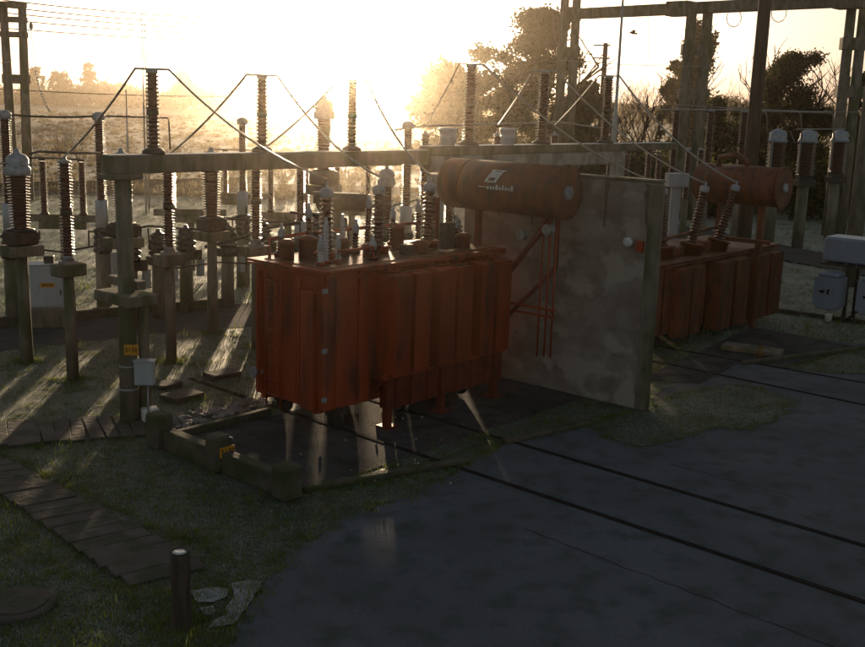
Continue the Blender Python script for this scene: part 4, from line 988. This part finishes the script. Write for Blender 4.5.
tree(tp(712, 74), th(712, 92, 74), 3.6, 'rounded dark shrub right of the poplar', nl=5000, size=.2, cat='shrub', name='shrub')
for i, (px, py, Y_, lb) in enumerate(((628, 60, 74, 'bare branching tree right of the lightning mast'), (652, 74, 70, 'low bare tree beside the double poles'), (722, 60, 82, 'bare tree behind the far right insulators'), (738, 66, 90, 'bare tree just left of the thick pole'), (820, 52, 80, 'thin bare tree behind the dark evergreen'), (606, 66, 78, 'bare tree behind the thin lightning mast'))):
    tree(tp(px, Y_), th(px, py, Y_), 5, lb, 'bare', 'bare_tree', 'bare winter trees')
for i, (px, py, Y_, w_, lb) in enumerate(((38, 65, 555, 10.4, 'feathery tree standing above the hazy treeline at far left'), (90, 60, 555, 10.4, 'round crown rising above the hazy treeline at left'), (62, 70, 573, 15.2, 'low tree between the two higher crowns of the left treeline'),
      (228, 62, 536, 7.6, 'thin tree above the treeline left of the sun'), (238, 58, 536, 8.5, 'tallest thin tree above the treeline left of the sun'), (249, 63, 536, 7.6, 'thin tree on the treeline closest to the sun'), (183, 68, 555, 11.4, 'pale tree on the treeline over the front beam'))):
    tree(tp(px, Y_), th(px, py, Y_), w_, lb, 'poplar' if w_ < 9 else 'broad', 'distant_tree', 'trees above the left treeline', nl=1800, size=.8, lm=LF_B)
# far wood
cs, rs = [], []
for k in range(560):
    px = random.uniform(-120, 1000); Y_ = random.uniform(560, 720); p = D(px, 100, Y_); lim = 81+ (px/1000)*28+5*math.sin(px*.05)+4*math.sin(px*.021+2)
    ht = th(px, lim+random.uniform(0, 6), Y_); ht = max(3, min(ht, 20))
    for j in range(4):
        cs.append((p.x+random.gauss(0, 5), p.y+random.gauss(0, 5), ht*random.uniform(.1, .84))); rs.append(random.uniform(2.6, 4.4))
V_, F_ = leaves(cs, rs, 110000, .95, .9)
tag(link('far_wood', numpy_mesh('far_wood', V_, F_, LF_B)), 'hazy continuous wood along the horizon', 'wood', kind='stuff')
# scrub belt behind the right equipment and in the field
cs, rs = [], []
for k in range(230):
    px = random.uniform(560, 900); Y_ = random.uniform(62, 100); p = D(px, 100, Y_); ht = random.uniform(1.5, 4.6)
    cs.append((p.x, p.y, ht*random.uniform(.2, .8))); rs.append(random.uniform(.7, 1.6))
V_, F_ = leaves(cs, rs, 52000, .2, .9)
tag(link('undergrowth', numpy_mesh('undergrowth', V_, F_, LF_D)), 'dark undergrowth massed behind the equipment at right', 'undergrowth', kind='stuff')
for i, (px, Y_, h_, lb) in enumerate(((62, 82, 4.2, 'twiggy bush in the dry field between the two left breaker columns'), (28, 90, 3.6, 'twiggy bush in the field at the far left edge'), (78, 95, 4.0, 'twiggy bush right of the biggest one in the dry field'), (178, 80, 3.0, 'twiggy bush in the dry field above the front beam'))):
    tree(tp(px, Y_), h_, 3, lb, 'bare', 'bush', 'twiggy bushes in the field', cat='bush')

def blades(n, xs, ys, hmin, hmax, wfac, lean=.6, z=0):
    h = (hmin+(hmax-hmin)*rng.random(n)**1.6); a = rng.random(n)*2*np.pi; w = h*wfac
    la = rng.random(n)*2*np.pi; ln = h*lean*rng.random(n)
    B = np.stack([xs, ys, np.full(n, z)], -1); s_ = np.stack([np.cos(a)*w, np.sin(a)*w, np.zeros(n)], -1)
    T = B+np.stack([np.cos(la)*ln, np.sin(la)*ln, h], -1)
    return np.stack([B-s_, B+s_, T], 1).reshape(-1, 3), np.arange(3*n).reshape(n, 3)
def inpoly(x, y, poly):
    c = np.zeros(len(x), bool); n = len(poly)
    for i in range(n):
        x1, y1 = poly[i][0], poly[i][1]; x2, y2 = poly[(i+1) % n][0], poly[(i+1) % n][1]
        if y1 == y2: continue
        c ^= ((y1 > y) != (y2 > y)) & (x < (x2-x1)*(y-y1)/(y2-y1)+x1)
    return c
cemq = [G(*q) for q in ((190, 592), (228, 588), (263, 583), (236, 624), (207, 629), (190, 592))]
trA = [G(*q) for q in ((-60, 452), (108, 568), (190, 545), (-20, 446))]; trB = [G(*q) for q in ((-40, 425), (140, 416), (150, 436), (-40, 452))]
pw = [G(150, 440), G(280, 505), G(310, 490), G(180, 425)]
bans = [yard, path, path2, pit, trA, trB, pw, pit2]
def scatter(n, y0, y1, hmin, hmax, wf, mt, name, label, clump=0, power=1.7, lean=.6, keep=None):
    u = rng.random(n*2); Y_ = (y0**(1-power)+u*(y1**(1-power)-y0**(1-power)))**(1/(1-power)); X_ = (rng.random(n*2)*1.06-.54)*Y_*.86
    if clump:
        k = max(1, n*2//clump); ci = rng.integers(0, k, n*2); X_ = X_[:k][ci]+rng.normal(size=n*2)*.05*hmax/.06; Y_ = Y_[:k][ci]+rng.normal(size=n*2)*.05*hmax/.06
    ok = np.ones(len(X_), bool)
    for b in bans: ok &= ~inpoly(X_, Y_, b)
    if keep is not None: ok |= keep(X_, Y_)
    X_, Y_ = X_[ok][:n], Y_[ok][:n]; n = len(X_)
    V_, F_ = blades(n, X_, Y_, 1, 1, 1, lean)
    sc = 1+np.clip((Y_-18)/40, 0, 1.2) if y1 < 90 else np.ones(n)
    V_, F_ = blades(n, X_, Y_, hmin, hmax, wf, lean)
    V3 = V_.reshape(n, 3, 3); base = V3[:, :2].mean(1, keepdims=True); V3 = base+(V3-base)*sc[:, None, None]; V_ = V3.reshape(-1, 3)
    tag(link(name, numpy_mesh(name, V_, F_, mt)), label, 'grass', kind='stuff')
kp = lambda x, y: inpoly(x, y, patch) | inpoly(x, y, verge2)
scatter(110000, 9.5, 75, .02, .075, .10, GRN, 'grass', 'short green turf round the plant', 14, 1.9, .7, kp)
scatter(95000, 9.5, 85, .015, .05, .12, FRG, 'frosted_grass', 'frost whitened blades in the turf', 9, 1.8, .9, kp)
scatter(120000, 28, 78, .03, .10, .09, FRG, 'meadow', 'frost covered meadow grass behind the equipment', 16, .9, .8)
scatter(2600, 9.5, 40, .08, .22, .05, GRN, 'weeds', 'taller green weeds along kerbs and slabs', 12, 1.6, .6)
def fringe(polys, n, spread, hmin, hmax, mt, name, label):
    xs, ys = [], []
    segs = [(Vector(a[:2]), Vector(b[:2])) for pl in polys for a, b in zip(pl, pl[1:])]
    wts = np.array([min((b-a).length, 30) for a, b in segs]); k = n//9
    ci = rng.choice(len(segs), k, p=wts/wts.sum()); t = rng.random(k)
    cx = np.array([segs[i][0].x+(segs[i][1].x-segs[i][0].x)*q for i, q in zip(ci, t)])+rng.normal(size=k)*spread
    cy = np.array([segs[i][0].y+(segs[i][1].y-segs[i][0].y)*q for i, q in zip(ci, t)])+rng.normal(size=k)*spread
    j = rng.integers(0, k, n); X_ = cx[j]+rng.normal(size=n)*.035; Y_ = cy[j]+rng.normal(size=n)*.035
    V_, F_ = blades(n, X_, Y_, hmin, hmax, .08, .8); tag(link(name, numpy_mesh(name, V_, F_, mt)), label, 'grass', kind='stuff')
rings = [[(q.x+.22*math.cos(a), q.y+.22*math.sin(a), 0) for a in [k*.785 for k in range(9)]] for q in (CT1, CT3, I1, I2, I3, B1, B2, C1, G(181, 627))]
fringe([yard[1:11], patch+[patch[0]], trA+[trA[0]], trB+[trB[0]], [PL1, PL0], [PL0, G(470, 462)], verge2+[verge2[0]], cemq] + rings*2, 30000, .10, .02, .09, GRN, 'edge_grass', 'ragged turf creeping over the edges of yard, slabs and posts')
n = 9000; Y_ = 9+rng.random(n)**1.3*16; X_ = (rng.random(n)*1.0-.42)*Y_*.95; ok = inpoly(X_, Y_, yard) | inpoly(X_, Y_, pit); X_, Y_ = X_[ok], Y_[ok]; n = len(X_)
V_, F_ = blades(n, X_, Y_, .004, .02, .45, 1.2, .012); tag(link('grit', numpy_mesh('grit', V_, F_, mat('grit', (.06, .05, .035), (.22, .20, .17), rough=.9, scale=30))), 'loose grit and leaf litter scattered over the yard', 'grit', kind='stuff')
# tussocks of the dry field
n = 130000; k = 5200; cx_ = rng.random(k); Yc = 66+rng.random(k)**1.5*330; Xc = (cx_*1.1-.56)*Yc*.9; sz = .3+.9*rng.random(k)**1.5; ci = rng.integers(0, k, n)
rr_ = np.abs(rng.normal(size=n))*.42; aa_ = rng.random(n)*2*np.pi; rr_ = np.minimum(rr_, 1.1)
X_ = Xc[ci]+np.cos(aa_)*rr_*sz[ci]*1.2; Y_ = Yc[ci]+np.sin(aa_)*rr_*sz[ci]*1.2
hh_ = (.75-.45*rr_)*sz[ci]*(.6+.6*rng.random(n))*(.75+Yc[ci]/900); wd = rng.random(n)*np.pi; ww_ = .035+.03*rng.random(n)+Yc[ci]*.00025
B_ = np.stack([X_, Y_, np.zeros(n)], -1); S_ = np.stack([np.cos(wd)*ww_, np.sin(wd)*ww_, np.zeros(n)], -1)
T_ = B_+np.stack([np.cos(aa_)*hh_*(.25+.7*rr_), np.sin(aa_)*hh_*(.25+.7*rr_), hh_], -1)
V3 = np.stack([B_-S_, B_+S_, T_], 1); F_ = np.arange(3*n).reshape(n, 3)
tag(link('dry_tussocks', numpy_mesh('dry_tussocks', V3.reshape(-1, 3), F_, DRY)), 'golden dry grass tussocks covering the far field', 'grass', kind='stuff')

# ------------------------------------------------------------------ haze
hz = MB(); hz.box((0, 400, 12.5), (2200, 1300, 28))
HZM = bpy.data.materials.new('haze_air'); HZM.use_nodes = True; nt = HZM.node_tree; nt.nodes.remove(nt.nodes['Principled BSDF'])
pv = nt.nodes.new('ShaderNodeVolumePrincipled'); pv.inputs['Color'].default_value = (1, .86, .68, 1); pv.inputs['Density'].default_value = .0003; pv.inputs['Anisotropy'].default_value = .95  # warm forward-scattering volume, added to imitate lens glare as well as haze
nt.links.new(pv.outputs[0], nt.nodes['Material Output'].inputs['Volume'])
tag(hz.build('haze', HZM), 'thin golden morning haze, also standing in for lens glare round the sun', 'haze', kind='stuff')

# ------------------------------------------------------------------ light
SPX, SPY = 345, 42
sd = ray(SPX, SPY).normalized(); el = math.asin(sd.z); az = math.atan2(sd.x, sd.y)
print('sun elevation', math.degrees(el), 'azimuth', math.degrees(az))
sun_d = bpy.data.lights.new('sun', 'SUN'); sun_d.energy = 5; sun_d.angle = R(1.0); sun_d.color = (1, .75, .48)
sun = bpy.data.objects.new('sun', sun_d); col.objects.link(sun); sun.rotation_euler = (-sd).to_track_quat('-Z', 'Y').to_euler()
w = bpy.data.worlds.new('World'); scene.world = w; w.use_nodes = True; nt = w.node_tree
bg = nt.nodes['Background']; sky = nt.nodes.new('ShaderNodeTexSky'); sky.sky_type = 'NISHITA'; sky.sun_disc = False
sky.sun_elevation = el; sky.sun_rotation = az; sky.air_density = 1.0; sky.dust_density = 2.5; sky.ozone_density = 1
hs = nt.nodes.new('ShaderNodeHueSaturation'); hs.inputs['Saturation'].default_value = .55
nt.links.new(sky.outputs[0], hs.inputs['Color']); nt.links.new(hs.outputs[0], bg.inputs['Color']); bg.inputs['Strength'].default_value = .105
vs = scene.view_settings; vs.view_transform = 'Standard'; vs.look = 'None'; vs.gamma = 1; vs.use_curve_mapping = False; vs.exposure = 0.7
scene.cycles.max_bounces = 6; scene.cycles.volume_bounces = 0; scene.cycles.transparent_max_bounces = 6
scene.cycles.sample_clamp_indirect = 4
